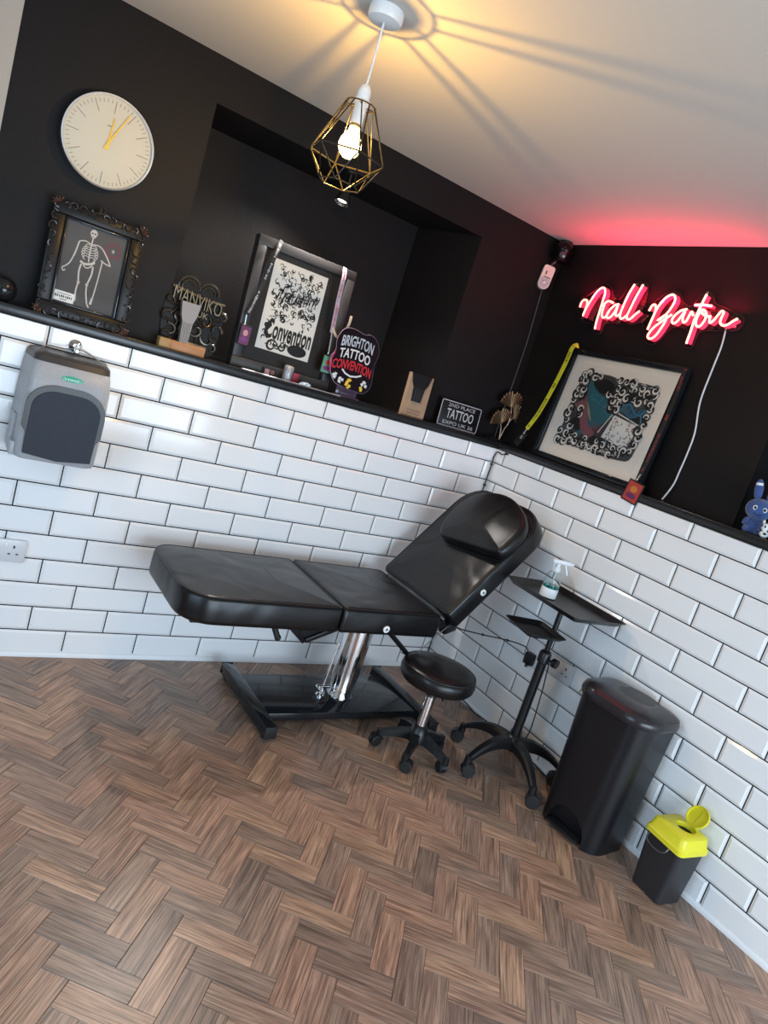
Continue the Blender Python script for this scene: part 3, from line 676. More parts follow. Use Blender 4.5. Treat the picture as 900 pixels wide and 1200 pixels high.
# arched pedal opening in the front
cut = B(); arch = [(-0.088, -0.02), (0.088, -0.02), (0.088, 0.03)] + [(0.088 * math.cos(a), 0.03 + 0.085 * math.sin(a)) for a in [PI * k / 14 for k in range(1, 14)]] + [(-0.088, 0.03)]
cut.prism(arch, -0.2, -0.075, 'yz')
me = bpy.data.meshes.new('c'); bmesh.ops.recalc_face_normals(cut.bm, faces=cut.bm.faces); cut.bm.to_mesh(me); cut.bm.free()
co = bpy.data.objects.new('c', me); COL.objects.link(co); co.parent = pb
md = bo.modifiers.new('cut', 'BOOLEAN'); md.object = co; md.operation = 'DIFFERENCE'; md.solver = 'EXACT'
bpy.context.view_layer.update()
dg = bpy.context.evaluated_depsgraph_get(); nm = bpy.data.meshes.new_from_object(bo.evaluated_get(dg)); bo.modifiers.clear(); bo.data = nm; nm.set_sharp_from_angle(angle=math.radians(35))
bpy.data.objects.remove(co)
b = B(); b.box((-0.105, 0, 0.022), (0.055, 0.15, 0.012), 0.004); obj('pedal', b, BLACKPL, pb)
b = B(); b.box((-0.128, 0, 0.022), (0.006, 0.13, 0.005), 0.0015); obj('pedal_strip', b, STEEL, pb)
b = B(); lid = []
D0, W0 = 0.264, 0.342
for (e, z) in ((0.006, hgt - 0.012), (0.018, hgt - 0.012), (0.022, hgt - 0.004), (0.022, hgt + 0.008), (0.012, hgt + 0.024), (-0.03, hgt + 0.036), (-0.09, hgt + 0.043), (-0.15, hgt + 0.046)):
    lid.append(ringpts(z, D0 + e, W0 + e, 0, max(0.02, min(0.115, 0.11 + e)), max(0.012, 0.07 + e * .3)))
loft(b, lid); ld = obj('lid', b, mat('bin_lid_plastic', (0.02, 0.017, 0.02), 0.24, bump=0.04, bscale=300), pb)
b = B(); b.lathe([(0.118, 0.0), (0.112, 0.005), (0.07, 0.008), (0, 0.009)], (0.02, -0.01, hgt + 0.0385), 36); bmesh.ops.scale(b.bm, vec=(0.78, 1.0, 1.0), verts=b.bm.verts, space=Matrix.Translation((-0.02, 0.01, 0))); obj('lid_dome', b, mat('bin_lid_satin', (0.03, 0.03, 0.032), 0.42), ld)
b = B(); b.faces([(-0.07, 0.163, hgt - 0.015), (-0.03, 0.172, hgt - 0.02), (-0.035, 0.176, hgt - 0.045), (-0.055, 0.177, hgt - 0.035), (-0.075, 0.172, hgt - 0.05), (-0.08, 0.166, hgt - 0.02)], [(0, 1, 2, 3, 4, 5)]); o = obj('bin_liner', b, mat('yellow_liner', (0.62, 0.48, 0.14), 0.5), pb); o['label'] = 'yellow liner corner peeking out'
md = o.modifiers.new('thick', 'SOLIDIFY'); md.thickness = 0.003

# ================================================================== SHARPS BIN
YEL = mat('yellow_lid_plastic', (0.70, 0.63, 0.025), 0.35)
sh = thing('sharps_bin', 'small black bin with an open yellow lid beside the pedal bin', 'bin', (-0.118, -1.732, 0.0034), (0, 0, math.radians(-6)))
b = B(); R_ = []
sh.scale = (1.07, 1.07, 1.04)
hh = 0.225
for f in (0, 0.02, 0.5, 1.0):
    z = f * hh; s = 0.006 if f == 0 else 0; R_.append([(x, y, z) for x, y in rrect(-0.058 - 0.011 * f + s, -0.062 - 0.011 * f + s, 0.058 + 0.011 * f - s, 0.062 + 0.011 * f - s, 0.016, 4)])
loft(b, R_); obj('bin_body', b, mat('sharps_black', (0.02, 0.02, 0.023), 0.45, bump=0.1, bscale=300), sh)
b = B(); R_ = []
for (e, z) in ((0.072, hh - 0.012), (0.077, hh - 0.012), (0.077, hh + 0.004), (0.072, hh + 0.01), (0.066, hh + 0.042), (0.060, hh + 0.047)):
    R_.append([(x, y, z) for x, y in rrect(-e, -e - 0.003, e, e + 0.003, 0.02, 4)])
R_.append([(x + 0.012, y - 0.006, hh + 0.048) for x, y in rrect(-0.034, -0.034, 0.034, 0.034, 0.033, 4)]); R_.append([(x + 0.012, y - 0.006, hh + 0.03) for x, y in rrect(-0.032, -0.032, 0.032, 0.032, 0.0315, 4)])
loft(b, R_, True, False); yl = obj('lid', b, YEL, sh); yl['label'] = 'bright yellow lid with a round opening'
b = B(); b.cyl((0.012, -0.006, hh + 0.0292), (0.012, -0.006, hh + 0.0302), 0.032); obj('opening', b, DARK, yl)
b = B(); ax = Vector((-0.86, 0.1, 0.5)); c = Vector((0.054, -0.008, hh + 0.087))
b.lathe([(0.0, -0.002), (0.039, -0.002), (0.041, 0.0), (0.041, 0.008), (0.038, 0.008), (0.036, 0.001), (0.0, 0.001)], c, 30, ax); fl = obj('flap', b, YEL, sh); fl['label'] = 'round yellow flap standing open'
b = B(); u_ = ax.normalized(); s_ = u_.cross(Vector((0, 1, 0))).normalized()
for k in range(-4, 5): b.cyl(c + u_ * 0.0012 + s_ * (k * 0.006 - 0.0015), c + u_ * 0.0012 + s_ * (k * 0.006 + 0.0015), 0.0008, seg=6)
obj('perforation', b, DARK, fl)
b = B(); b.box((0.055, -0.006, hh + 0.05), (0.02, 0.03, 0.008), 0.002); obj('hinge', b, YEL, sh)
b = B(); b.tube(crom([(-0.0725, 0.052, hh - 0.012), (-0.085, 0.05, hh - 0.03), (-0.088, 0.03, hh - 0.042), (-0.088, -0.01, hh - 0.042), (-0.085, -0.03, hh - 0.03), (-0.0725, -0.032, hh - 0.012)]), 0.0028, 6); obj('wire_handle', b, mat('grey_handle', (0.06, 0.06, 0.065), 0.3), sh)

# ================================================================== SOCKETS AND CABLES
def socket(name, label, loc, rot, holes=True, switches=True, group=None):
    t = thing(name, label, 'socket', loc, rot)
    b = B(); b.box((0, -0.006, 0), (0.178, 0.012, 0.092), 0.004); obj('face_plate', b, SOCKPL, t)
    b = B()
    for s in (-0.045, 0.045):
        b.box((s, -0.0124, 0.017), (0.006, 0.001, 0.011)); b.box((s - 0.014, -0.0124, -0.012), (0.009, 0.001, 0.005)); b.box((s + 0.014, -0.0124, -0.012), (0.009, 0.001, 0.005))
    obj('pin_holes', b, DARK, t, stuff=True)
    for s in (-0.016, 0.016):
        b = B(); b.box((s, -0.0135, 0.024), (0.012, 0.005, 0.02), 0.0015); obj('rocker_switch', b, WHITEPL, t)
    return t
socket('wall_socket', 'white double socket on the tiles below the towel dispenser', (-2.281, -0.0092, S - 0.898), (0, 0, 0))
socket('wall_socket', 'white double socket on right wall tiles behind the tray stand', (-0.0092, -0.90, S - 0.875), (0, 0, -PI / 2))
pa = thing('power_adapter', 'black plug-in adapter on white tiles with a thin cable up to the bed', 'plug', (-0.0092, -0.735, S - 0.915))
b = B(); b.box((-0.021, 0, 0), (0.042, 0.05, 0.06), 0.009); b.cyl((-0.03, 0, -0.028), (-0.03, 0, -0.042), 0.007); obj('adapter_body', b, BLACKPL, pa)
b = B(); b.box((-0.004, 0.005, 0.028), (0.008, 0.085, 0.135), 0.003); obj('socket_plate', b, SOCKPL, pa)
b = B(); pts = [(-0.035, 0.01, 0.03), (-0.05, 0.025, 0.05), (-0.12, 0.04, 0.064), (-0.2, 0.06, 0.07), (-0.28, 0.075, 0.074), (-0.36, 0.09, 0.08), (-0.42, 0.1, 0.086), (-0.455, 0.112, 0.092)]
cc = crom(pts, 8); b.tube(cc, 0.003, 6); b.ell(cc[20], (0.006, 0.009, 0.006)); b.ell(cc[34], (0.008, 0.008, 0.006)); obj('adapter_cable', b, RUBBER, pa)
b = B(); b.tube(crom([(-0.025, -0.18, 0.03), (-0.03, -0.3, 0.018), (-0.024, -0.42, 0.02), (-0.03, -0.52, 0.012), (-0.022, -0.65, 0.02), (-0.03, -0.8, 0.012), (-0.022, -0.93, 0.016), (-0.026, -1.05, 0.008)]), 0.0035, 6)
tag(obj('floor_cable', b, RUBBER), 'black cable lying along the foot of the right wall tiles', 'cable')
b = B(); b.tube(crom([(-0.012, -0.11, S - 0.03), (-0.016, -0.07, S - 0.045), (-0.014, -0.03, S - 0.04), (-0.014, -0.014, S - 0.07), (-0.018, -0.02, S - 0.11), (-0.013, -0.014, S - 0.15), (-0.018, -0.018, S - 0.23), (-0.014, -0.014, S - 0.4), (-0.018, -0.018, S - 0.7), (-0.014, -0.016, S - 1.0), (-0.016, -0.018, 0.05)]), 0.0034, 6)
b.box((-0.014, -0.10, S - 0.033), (0.012, 0.022, 0.009), 0.003)
for z in (0.115, 0.235): b.box((-0.014, -0.014, S - z), (0.014, 0.014, 0.008), 0.002)
tag(obj('corner_cable', b, RUBBER), 'black cable clipped down the tiled corner below the ledge', 'cable')

# ================================================================== TOWEL DISPENSER
DXc, DW = -2.190, 0.30
td = thing('towel_dispenser', 'grey paper towel dispenser with dark front hung on the white tiles', 'dispenser', (DXc, -0.0095, S - 0.49))
GREY = mat('speckled_grey_plastic', (0.36, 0.365, 0.38), 0.4, var=0.25, vscale=220)
DGREY = mat('charcoal_plastic', (0.028, 0.025, 0.024), 0.34)
def drings(prof, n=6):
    R_ = []
    for (z, dp, hwid, r) in prof:
        pts = []
        pts.append((-hwid - 0.012, 0, z)); pts.append((hwid + 0.012, 0, z))
        for k in range(n + 1):
            a = PI / 2 * k / n; pts.append((hwid - r + r * math.cos(a), -dp + r - r * math.sin(a), z))
        for k in range(n + 1):
            a = PI / 2 + PI / 2 * k / n; pts.append((-hwid + r + r * math.cos(a), -dp + r - r * math.sin(a), z))
        R_.append(pts)
    return R_
b = B(); loft(b, drings([(0.0, 0.165, 0.125, 0.03), (0.006, 0.182, 0.133, 0.035), (0.02, 0.188, 0.136, 0.035), (0.1, 0.19, 0.138, 0.035), (0.2, 0.192, 0.138, 0.035), (0.29, 0.186, 0.136, 0.035), (0.335, 0.168, 0.133, 0.035), (0.352, 0.152, 0.13, 0.03)])); dbody = obj('dispenser_case', b, GREY, td)
b = B(); loft(b, drings([(0.352, 0.153, 0.1305, 0.03), (0.372, 0.145, 0.128, 0.03), (0.382, 0.12, 0.12, 0.03), (0.385, 0.08, 0.1, 0.03)])); obj('top_cap', b, mat('brown_grey_plastic', (0.045, 0.039, 0.037), 0.35), td)
# recessed dark front: charcoal surround and blue-grey panel
def shield(w0, z0, w1, z1, r, notch):
    pts = [(-w0, z0), (0, z0 - 0.012), (w0, z0)]
    if notch: pts += [(w0 + 0.004, z0 + 0.075), (w1, z0 + 0.095)]
    pts += [(w1, z1 - r)] + [(w1 - r + r * math.cos(a), z1 - r + r * 0.85 * math.sin(a)) for a in [PI / 2 * k / 7 for k in range(1, 8)]]
    pts += [(-w1 + r - r * math.sin(a), z1 - r + r * 0.85 * math.cos(a)) for a in [PI / 2 * k / 7 for k in range(0, 8)]]
    if notch: pts += [(-w1, z0 + 0.095), (-w0 - 0.004, z0 + 0.075)]
    return pts
b = B(); b.prism(shield(0.112, 0.028, 0.131, 0.298, 0.095, True), -0.2, -0.18); obj('front_surround', b, DGREY, td)
b = B(); b.prism(shield(0.112, 0.03, 0.113, 0.274, 0.075, False), -0.205, -0.195); obj('front_panel', b, mat('slate_blue_plastic', (0.024, 0.029, 0.042), 0.5, spec=0.25, var=0.35, vscale=260), td)
b = B(); b.prism([(0.036 * math.cos(2 * PI * k / 28), 0.312 + 0.0115 * math.sin(2 * PI * k / 28)) for k in range(28)], -0.186, -0.15); bmesh.ops.transform(b.bm, matrix=Matrix.Translation((0, -0.1725, .312)) @ Matrix.Rotation(math.radians(-12), 4, 'X') @ Matrix.Translation((0, 0.18, -.312)), verts=b.bm.verts)
badge = obj('oval_badge', b, mat('green_badge', (0.03, 0.36, 0.22), 0.35), td); badge['label'] = 'green oval badge with pale lettering'
b = B()
for k, dx in enumerate((-0.022, -0.014, -0.008, -0.002, 0.004, 0.010)): b.box((dx, -0.1795, 0.312), (0.004 if k % 2 else 0.0025, 0.001, 0.007))
b.ribbon([(-0.031, 0.312), (-0.027, 0.318), (-0.023, 0.312), (-0.027, 0.306), (-0.031, 0.312)], 0.0014, -0.18); b.ribbon([(0.014, 0.306), (0.023, 0.318)], 0.002, -0.18); b.ribbon([(0.014, 0.318), (0.023, 0.306)], 0.002, -0.18); b.ribbon([(0.024, 0.31), (0.028, 0.316), (0.031, 0.31), (0.027, 0.307)], 0.0014, -0.18)
obj('badge_lettering', b, mat('pale_mint_ink', (0.6, 0.85, 0.75), 0.5), badge)
b = B(); b.box((-0.146, -0.06, 0.08), (0.012, 0.1, 0.13), 0.004); b.box((-0.14, -0.1, 0.03), (0.02, 0.12, 0.05), 0.004); obj('side_latch', b, GREY, td)
b = B(); b.lathe([(0.022, 0), (0.023, 0.006), (0.016, 0.014), (0.01, 0.02), (0, 0.021)], (0.014, 0, 0.418), 24, (0, -1, 0)); b.cyl((0.014, -0.02, 0.416), (0.014, -0.05, 0.41), 0.008); b.box((0.014, -0.052, 0.405), (0.02, 0.012, 0.024), 0.004); kn = obj('hook', b, CHROME, td)
b = B(); b.tube(crom([(-0.105, -0.06, 0.386), (-0.08, -0.055, 0.40), (-0.03, -0.05, 0.402), (0.014, -0.05, 0.412), (0.05, -0.05, 0.408), (0.085, -0.055, 0.395), (0.105, -0.06, 0.384)]), 0.0026, 6); obj('wire_hanger', b, STEEL, td)

# ================================================================== CLOCK
ck = thing('wall_clock', 'round silver-rimmed wall clock with gold hands on the black wall', 'clock', (-2.203, 0.0992, S + 0.655))
R0 = 0.158
b = B(); b.lathe([(0.0, 0), (0.148, 0), (0.158, 0.004), (0.160, 0.05), (0.157, 0.055), (0.152, 0.055), (0.1505, 0.045)], (0, 0, 0), 64, (0, -1, 0), False); obj('rim', b, CHROME, ck)
b = B(); b.cyl((0, -0.03, 0), (0, -0.042, 0), 0.151, seg=64); face = obj('dial', b, mat('cream_dial', (0.62, 0.58, 0.48), 0.5), ck)
b = B()
for k in range(60):
    a = 2 * PI * k / 60; d = Vector((math.sin(a), 0, math.cos(a))); s_ = Vector((d.z, 0, -d.x)); L0, L1, hw_ = (0.1, 0.142, 0.0009) if k % 5 == 0 else (0.13, 0.142, 0.0007)
    p = [d * L0 - s_ * hw_, d * L1 - s_ * hw_, d * L1 + s_ * hw_, d * L0 + s_ * hw_]; b.faces([(q.x, -0.0425, q.z) for q in p], [(0, 1, 2, 3)])
b.box((-0.008, -0.0424, 0.055), (0.014, 0.0008, 0.0025))
mmk = obj('minute_marks', b, mat('grey_ink', (0.09, 0.08, 0.06), 0.5), face, stuff=True)
GOLD = mat('gold_hands', (0.75, 0.52, 0.08), 0.3, 0.7)
def hand(deg, l, wd, y):
    b = B(); a = math.radians(deg); d = Vector((math.sin(a), 0, math.cos(a))); s_ = Vector((d.z, 0, -d.x)); p = [d * -0.025 - s_ * wd, d * l - s_ * wd * 0.55, d * l + s_ * wd * 0.55, d * -0.025 + s_ * wd]
    b.faces([(q.x, y, q.z) for q in p] + [(q.x, y - 0.0015, q.z) for q in p], [(0, 1, 2, 3), (7, 6, 5, 4)] + [(i, (i + 1) % 4, 4 + (i + 1) % 4, 4 + i) for i in range(4)]); return b
obj('hour_hand', hand(3, 0.085, 0.0042, -0.0435), GOLD, ck); obj('minute_hand', hand(24, 0.125, 0.0034, -0.0455), GOLD, ck)
b = B(); b.cyl((0, -0.0425, 0), (0, -0.049, 0), 0.006); obj('centre_boss', b, GOLD, ck)
def glassmat():
    mm = bpy.data.materials.new('cover_glass'); mm.use_nodes = True; nt = mm.node_tree; nt.nodes.clear(); o = nt.nodes.new('ShaderNodeOutputMaterial'); mx = nt.nodes.new('ShaderNodeMixShader'); t_ = nt.nodes.new('ShaderNodeBsdfTransparent'); g_ = nt.nodes.new('ShaderNodeBsdfGlossy'); f = nt.nodes.new('ShaderNodeFresnel')
    g_.inputs['Roughness'].default_value = 0.02; f.inputs[0].default_value = 1.45
    nt.links.new(f.outputs[0], mx.inputs[0]); nt.links.new(t_.outputs[0], mx.inputs[1]); nt.links.new(g_.outputs[0], mx.inputs[2]); nt.links.new(mx.outputs[0], o.inputs[0]); return mm
COVER = glassmat()
b = B(); b.faces([(0.152 * math.cos(2 * PI * k / 64), -0.0525, 0.152 * math.sin(2 * PI * k / 64)) for k in range(64)], [tuple(range(64))]); obj('cover_glass', b, COVER, ck)

# black ball at the left edge
b = B(); b.lathe([(0.0, 0.0), (0.02, 0.0), (0.038, 0.012), (0.047, 0.034), (0.045, 0.055), (0.034, 0.074), (0.018, 0.083), (0, 0.085)], (0, 0, 0), 28); bmesh.ops.translate(b.bm, vec=(0, 0, 0.0), verts=b.bm.verts)
o = tag(obj('ball_ornament', b, BLACKGLOSS), 'glossy black ball on the ledge left of the skeleton picture', 'ornament'); o.location = (-2.437, 0.045, S + 0.0124)

# ================================================================== SKELETON PICTURE
LZ = S + 0.0124
sk = thing('skeleton_picture', 'ornate black picture frame holding a white skeleton on grey, leaning on the wall', 'picture', (-2.173, 0.03, LZ), (math.radians(-5.5), 0, math.radians(0.6)))
FRW, FRH = 0.32, 0.40
ORN = mat('carved_black_frame', (0.01, 0.0085, 0.008), 0.35, var=0.4, vscale=40, spec=0.3)
b = B()
x0, x1, z0, z1 = -FRW / 2, FRW / 2, 0, FRH; e = 0.045
for (cx, cz, lx, lz) in ((0, e / 2, FRW, e), (0, FRH - e / 2, FRW, e), (x0 + e / 2, FRH / 2, e, FRH - 2 * e), (x1 - e / 2, FRH / 2, e, FRH - 2 * e)): b.box((cx, -0.012, cz), (lx, 0.024, lz), 0.006)
obj('frame', b, ORN, sk)
b = B(); rr = random.Random(5)
def scroll(b, cx, cz, r, ang, sgn, y, wdt):
    pts = []
    for k in range(12):
        f = k / 11; a = ang + sgn * f * 4.4; q = r * (1 - 0.75 * f); pts.append((cx + q * math.cos(a), y - 0.004 * math.sin(f * PI), cz + q * math.sin(a)))
    b.tube(pts, [wdt * (1 - 0.5 * k / 11) for k in range(12)], 6)
edge = []
for k in range(12): edge += [(x0 + 0.012 + k * (FRW - 0.024) / 11, 0.012), (x0 + 0.012 + k * (FRW - 0.024) / 11, FRH - 0.012)]
for k in range(1, 13): edge += [(x0 + 0.012, k * FRH / 13), (x1 - 0.012, k * FRH / 13)]
for cx, cz in edge: scroll(b, cx, cz, rr.uniform(0.012, 0.019), rr.uniform(0, 6.3), rr.choice((-1, 1)), -0.026, 0.0036)
obj('carved_scrolls', b, mat('carved_scroll_finish', (0.028, 0.02, 0.017), 0.22), sk)
b = B()
for cx, cz in ((x0 + 0.014, 0.014), (x1 - 0.014, 0.014), (x0 + 0.014, FRH - 0.014), (x1 - 0.014, FRH - 0.014)):
    b = B()
    for k in range(5):
        a = math.atan2(cz - FRH / 2, cx) + (k - 2) * 0.55; b.ell((cx + 0.013 * math.cos(a), -0.028, cz + 0.013 * math.sin(a)), (0.013, 0.006, 0.0045), 10, 6, (0, -a, 0))
    o = obj('corner_leaf', b, mat('copper_black', (0.07, 0.03, 0.02), 0.3, 0.3), sk); o['label'] = 'coppery carved corner leaf'
b = B(); b.box((0, -0.029, FRH + 0.012), (0.012, 0.006, 0.02), 0.002); b.prism([(-0.014, FRH - 0.004), (0.014, FRH - 0.004), (0.004, FRH + 0.016), (0.009, FRH + 0.028), (-0.002, FRH + 0.02), (-0.012, FRH + 0.018)], -0.032, -0.02); obj('crest', b, ORN, sk)
b = B()
for s in ((x0 + 0.047, 0.047, x0 + 0.054, FRH - 0.047), (x1 - 0.054, 0.047, x1 - 0.047, FRH - 0.047), (x0 + 0.047, 0.047, x1 - 0.047, 0.054), (x0 + 0.047, FRH - 0.054, x1 - 0.047, FRH - 0.047)): b.box(((s[0] + s[2]) / 2, -0.02, (s[1] + s[3]) / 2), (s[2] - s[0], 0.01, s[3] - s[1]), 0.002)
obj('inner_slip', b, BLACKGLOSS, sk)
b = B(); b.box((0, -0.006, FRH / 2), (FRW - 0.08, 0.004, FRH - 0.08)); pg = obj('picture_ground', b, mat('grey_print', (0.07, 0.068, 0.07), 0.6, var=0.2, vscale=6), sk)
BONE = mat('bone_white_ink', (0.62, 0.58, 0.54), 0.6)
b = B(); y = -0.0086
def bone(p, wd): b.ribbon(crom(p, 4), wd, y)
hx, hz = -0.012, 0.325
b.poly([(hx + 0.0125 * math.cos(a) * (1 - 0.15 * (math.sin(a) < 0)), hz + 0.0155 * math.sin(a)) for a in [2 * PI * k / 20 for k in range(20)]], y)
bone([(hx, 0.309), (-0.013, 0.29), (-0.014, 0.25), (-0.012, 0.222)], 0.0045)
bone([(-0.055, 0.285), (-0.035, 0.292), (-0.013, 0.287), (0.012, 0.29), (0.03, 0.28)], 0.004)
for k in range(6):
    zz = 0.281 - 0.0085 * k; wd = (0.02, 0.025, 0.028, 0.029, 0.027, 0.022)[k]
    for s in (-1, 1): bone([(-0.013, zz), (-0.013 + s * wd * 0.6, zz + 0.003), (-0.013 + s * wd, zz - 0.005), (-0.013 + s * wd * 0.6, zz - 0.012)], 0.0025)
bone([(-0.055, 0.285), (-0.062, 0.24), (-0.066, 0.225)], 0.0048); bone([(-0.066, 0.224), (-0.074, 0.2), (-0.086, 0.184)], 0.0042); bone([(-0.086, 0.184), (-0.095, 0.176), (-0.09, 0.166), (-0.084, 0.172)], 0.004)
bone([(0.03, 0.28), (0.05, 0.255), (0.064, 0.232)], 0.0048); bone([(0.064, 0.232), (0.045, 0.235), (0.028, 0.242)], 0.0042)
bone([(-0.04, 0.218), (-0.028, 0.212), (-0.013, 0.214), (0.004, 0.222), (0.008, 0.228)], 0.008); bone([(-0.032, 0.214), (-0.02, 0.2), (-0.008, 0.203), (0.004, 0.214)], 0.004)
bone([(-0.035, 0.208), (-0.038, 0.18), (-0.033, 0.142)], 0.0058); bone([(-0.033, 0.14), (-0.036, 0.11), (-0.033, 0.075)], 0.0052); bone([(-0.032, 0.074), (-0.045, 0.067)], 0.005)
bone([(0.006, 0.21), (0.006, 0.18), (-0.003, 0.142)], 0.0058); bone([(-0.003, 0.14), (0.0, 0.11), (0.009, 0.075)], 0.0052); bone([(0.009, 0.074), (0.018, 0.062)], 0.005)
bone([(0.034, 0.243), (0.03, 0.16), (0.024, 0.09)], 0.0042); bone([(0.024, 0.1), (0.021, 0.075)], 0.008)
for q in ((-0.033, 0.141), (-0.003, 0.141)): b.poly([(q[0] + 0.0055 * math.cos(a), q[1] + 0.0055 * math.sin(a)) for a in [2 * PI * k / 10 for k in range(10)]], y)
obj('skeleton_print', b, BONE, pg)
b = B()
for s in (-1, 1): b.poly([(hx + s * 0.0048 + 0.0032 * math.cos(a), hz + 0.001 + 0.0034 * math.sin(a)) for a in [2 * PI * k / 10 for k in range(10)]], y - 0.0004)
b.box((hx, y - 0.0003, hz - 0.0095), (0.008, 0.0002, 0.002)); obj('skull_sockets', b, BLACKINK, pg)
b = B(); b.ribbon([(0.064 + 0.024 * math.cos(2 * PI * k / 32), 0.288 + 0.024 * math.sin(2 * PI * k / 32)) for k in range(33)], 0.009, y); b.mi = 1; b.poly([(0.064 + 0.006 * math.cos(PI / 2 * k), 0.287 + 0.008 * math.sin(PI / 2 * k)) for k in range(4)], y)  # flat dusky pink ring with a pale grey diamond in its centre
o = obj('pink_ring', b, [mat('dusky_pink', (0.16, 0.03, 0.055), 0.6), mat('pale_grey', (0.4, 0.42, 0.43), 0.6)], pg); o['label'] = 'dusky pink ring'
b = B(); b.poly([(-0.108, 0.058), (-0.036, 0.058), (-0.036, 0.094), (-0.108, 0.094)], y - 0.0002); b.mi = 1
for k in range(9): b.box((-0.099 + k * 0.0068, y - 0.0005, 0.0755), (0.005 - 0.001 * (k % 3), 0.0002, 0.009))
b.box((-0.072, y - 0.0005, 0.086), (0.048, 0.0002, 0.002)); b.box((-0.072, y - 0.0005, 0.065), (0.024, 0.0002, 0.0024))
obj('caption_card', b, [WHITEINK, BLACKINK], pg)
b = B(); b.faces([(x0 + 0.05, -0.013, 0.05), (x1 - 0.05, -0.013, 0.05), (x1 - 0.05, -0.013, FRH - 0.05), (x0 + 0.05, -0.013, FRH - 0.05)], [(0, 1, 2, 3)]); obj('cover_glass', b, COVER, sk)

# ================================================================== TROPHIES ON THE LEDGE
WOOD = mat('orange_wood', (0.42, 0.19, 0.07), 0.45, var=0.3, vscale=14); WOOD2 = mat('golden_wood', (0.40, 0.24, 0.09), 0.5, var=0.3, vscale=14)
def nib(b, cx, cz0, h, wt, wb, y):
    """flared tattoo grip: narrow fluted stem widening to a flat top"""
    out = [(cx - wb / 2, cz0), (cx + wb / 2, cz0), (cx + wb * 0.62, cz0 + h * 0.5), (cx + wt * 0.4, cz0 + h * 0.68), (cx + wt / 2, cz0 + h), (cx - wt / 2, cz0 + h), (cx - wt * 0.4, cz0 + h * 0.68), (cx - wb * 0.62, cz0 + h * 0.5)]
    b.prism(out, y - 0.013, y + 0.013)
    for k in range(4): b.cyl((cx - wb * 0.36 + k * wb * 0.24, y - 0.013, cz0 + 0.002), (cx - wb * 0.42 + k * wb * 0.28, y - 0.013, cz0 + h * 0.5), 0.0025, seg=8)
tb = thing('grip_trophy', 'silver tattoo grip trophy on a low orange wooden block', 'trophy', (-1.785, 0.035, LZ))
b = B(); b.box((0.022, 0, 0.018), (0.142, 0.045, 0.036), 0.002); o = obj('wooden_base', b, WOOD, tb); b = B(); b.box((-0.072, 0, 0.018), (0.046, 0.045, 0.036), 0.002); obj('wooden_base', b, WOOD2, tb)
b = B(); nib(b, 0.0, 0.037, 0.16, 0.078, 0.034, 0.0); bmesh.ops.rotate(b.bm, cent=(0, 0, 0.036), matrix=Matrix.Rotation(math.radians(-1), 3, 'Y'), verts=b.bm.verts); obj('silver_grip', b, mat('satin_silver', (0.23, 0.205, 0.19), 0.45, 0.35), tb)
# ornate resin plaque
op = thing('resin_plaque', 'ornate bronze-black scrollwork plaque with raised lettering behind the silver trophy', 'plaque', (-1.748, 0.088, LZ), (math.radians(-2), 0, 0))
BRZ = mat('black_bronze', (0.008, 0.007, 0.006), 0.4, 0.0, spec=0.2, var=0.3, vscale=30); BRG = mat('bronze_highlight', (0.07, 0.058, 0.045), 0.25, 0.75, var=0.4, vscale=35)
b = B(); b.prism([(p.x, p.y) for p in crom([(-0.09, 0.0), (0.09, 0.0), (0.115, 0.06), (0.125, 0.14), (0.12, 0.2), (0.1, 0.25), (0.05, 0.27), (0.0, 0.255), (-0.06, 0.275), (-0.1, 0.24), (-0.125, 0.18), (-0.125, 0.1), (-0.115, 0.05)], 3, True)], 0.0, 0.01); obj('back_plate', b, BRZ, op)
b = B()
for (cx, cz, r, a, s, wd) in ((-0.045, 0.255, 0.042, 0.2, 1, 0.006), (-0.045, 0.255, 0.028, 0.2, 1, 0.004), (0.04, 0.253, 0.04, 0.0, 1, 0.006), (0.04, 0.253, 0.026, 0, 1, 0.004)):
    b.tube([(cx + r * math.cos(a + s * PI * k / 14), -0.006, cz + r * math.sin(a + s * PI * k / 14)) for k in range(15)], wd, 8)
rr = random.Random(11)
for (cx, cz, r, a, s) in ((-0.11, 0.185, 0.022, 0, 1), (0.118, 0.175, 0.022, 2, -1), (-0.108, 0.12, 0.03, 1, 1), (-0.085, 0.07, 0.03, 2, -1), (0.1, 0.115, 0.03, 0, 1), (0.075, 0.075, 0.032, 3, 1), (0.05, 0.14, 0.028, 1, -1), (0.02, 0.1, 0.03, 4, 1), (-0.06, 0.14, 0.026, 5, -1), (-0.03, 0.08, 0.025, 2, 1), (0.06, 0.185, 0.02, 0, 1), (-0.1, 0.045, 0.022, 1, 1), (0.1, 0.04, 0.022, 2, -1), (0.0, 0.165, 0.02, 3, 1)):
    scroll(b, cx, cz, r, a, s, -0.006, 0.007)
for k in range(26): cx, cz, a = rr.uniform(-0.1, 0.1), rr.uniform(0.03, 0.18), rr.uniform(0, PI); b.ell((cx, -0.005, cz), (0.022, 0.006, 0.005), 10, 6, (0, a, 0))
obj('scrollwork', b, BRG, op)
b = B(); b.tube([(-0.11, -0.004, 0.245), (-0.05, -0.007, 0.238), (0.03, -0.007, 0.226), (0.115, -0.004, 0.228)], 0.006, 8); text_add(b, 'MANVIKO', 0.0, 0.213, -0.012, 0.054, 0.205, 0.012, bold=-0.005, mapf=lambda x, z: (x, z - 0.1 * x)); text_add(b, 'UK', 0.03, 0.163, -0.012, 0.024, None, 0.008)
obj('raised_lettering', b, mat('bronze_lettering', (0.17, 0.135, 0.085), 0.32, 0.7), op)
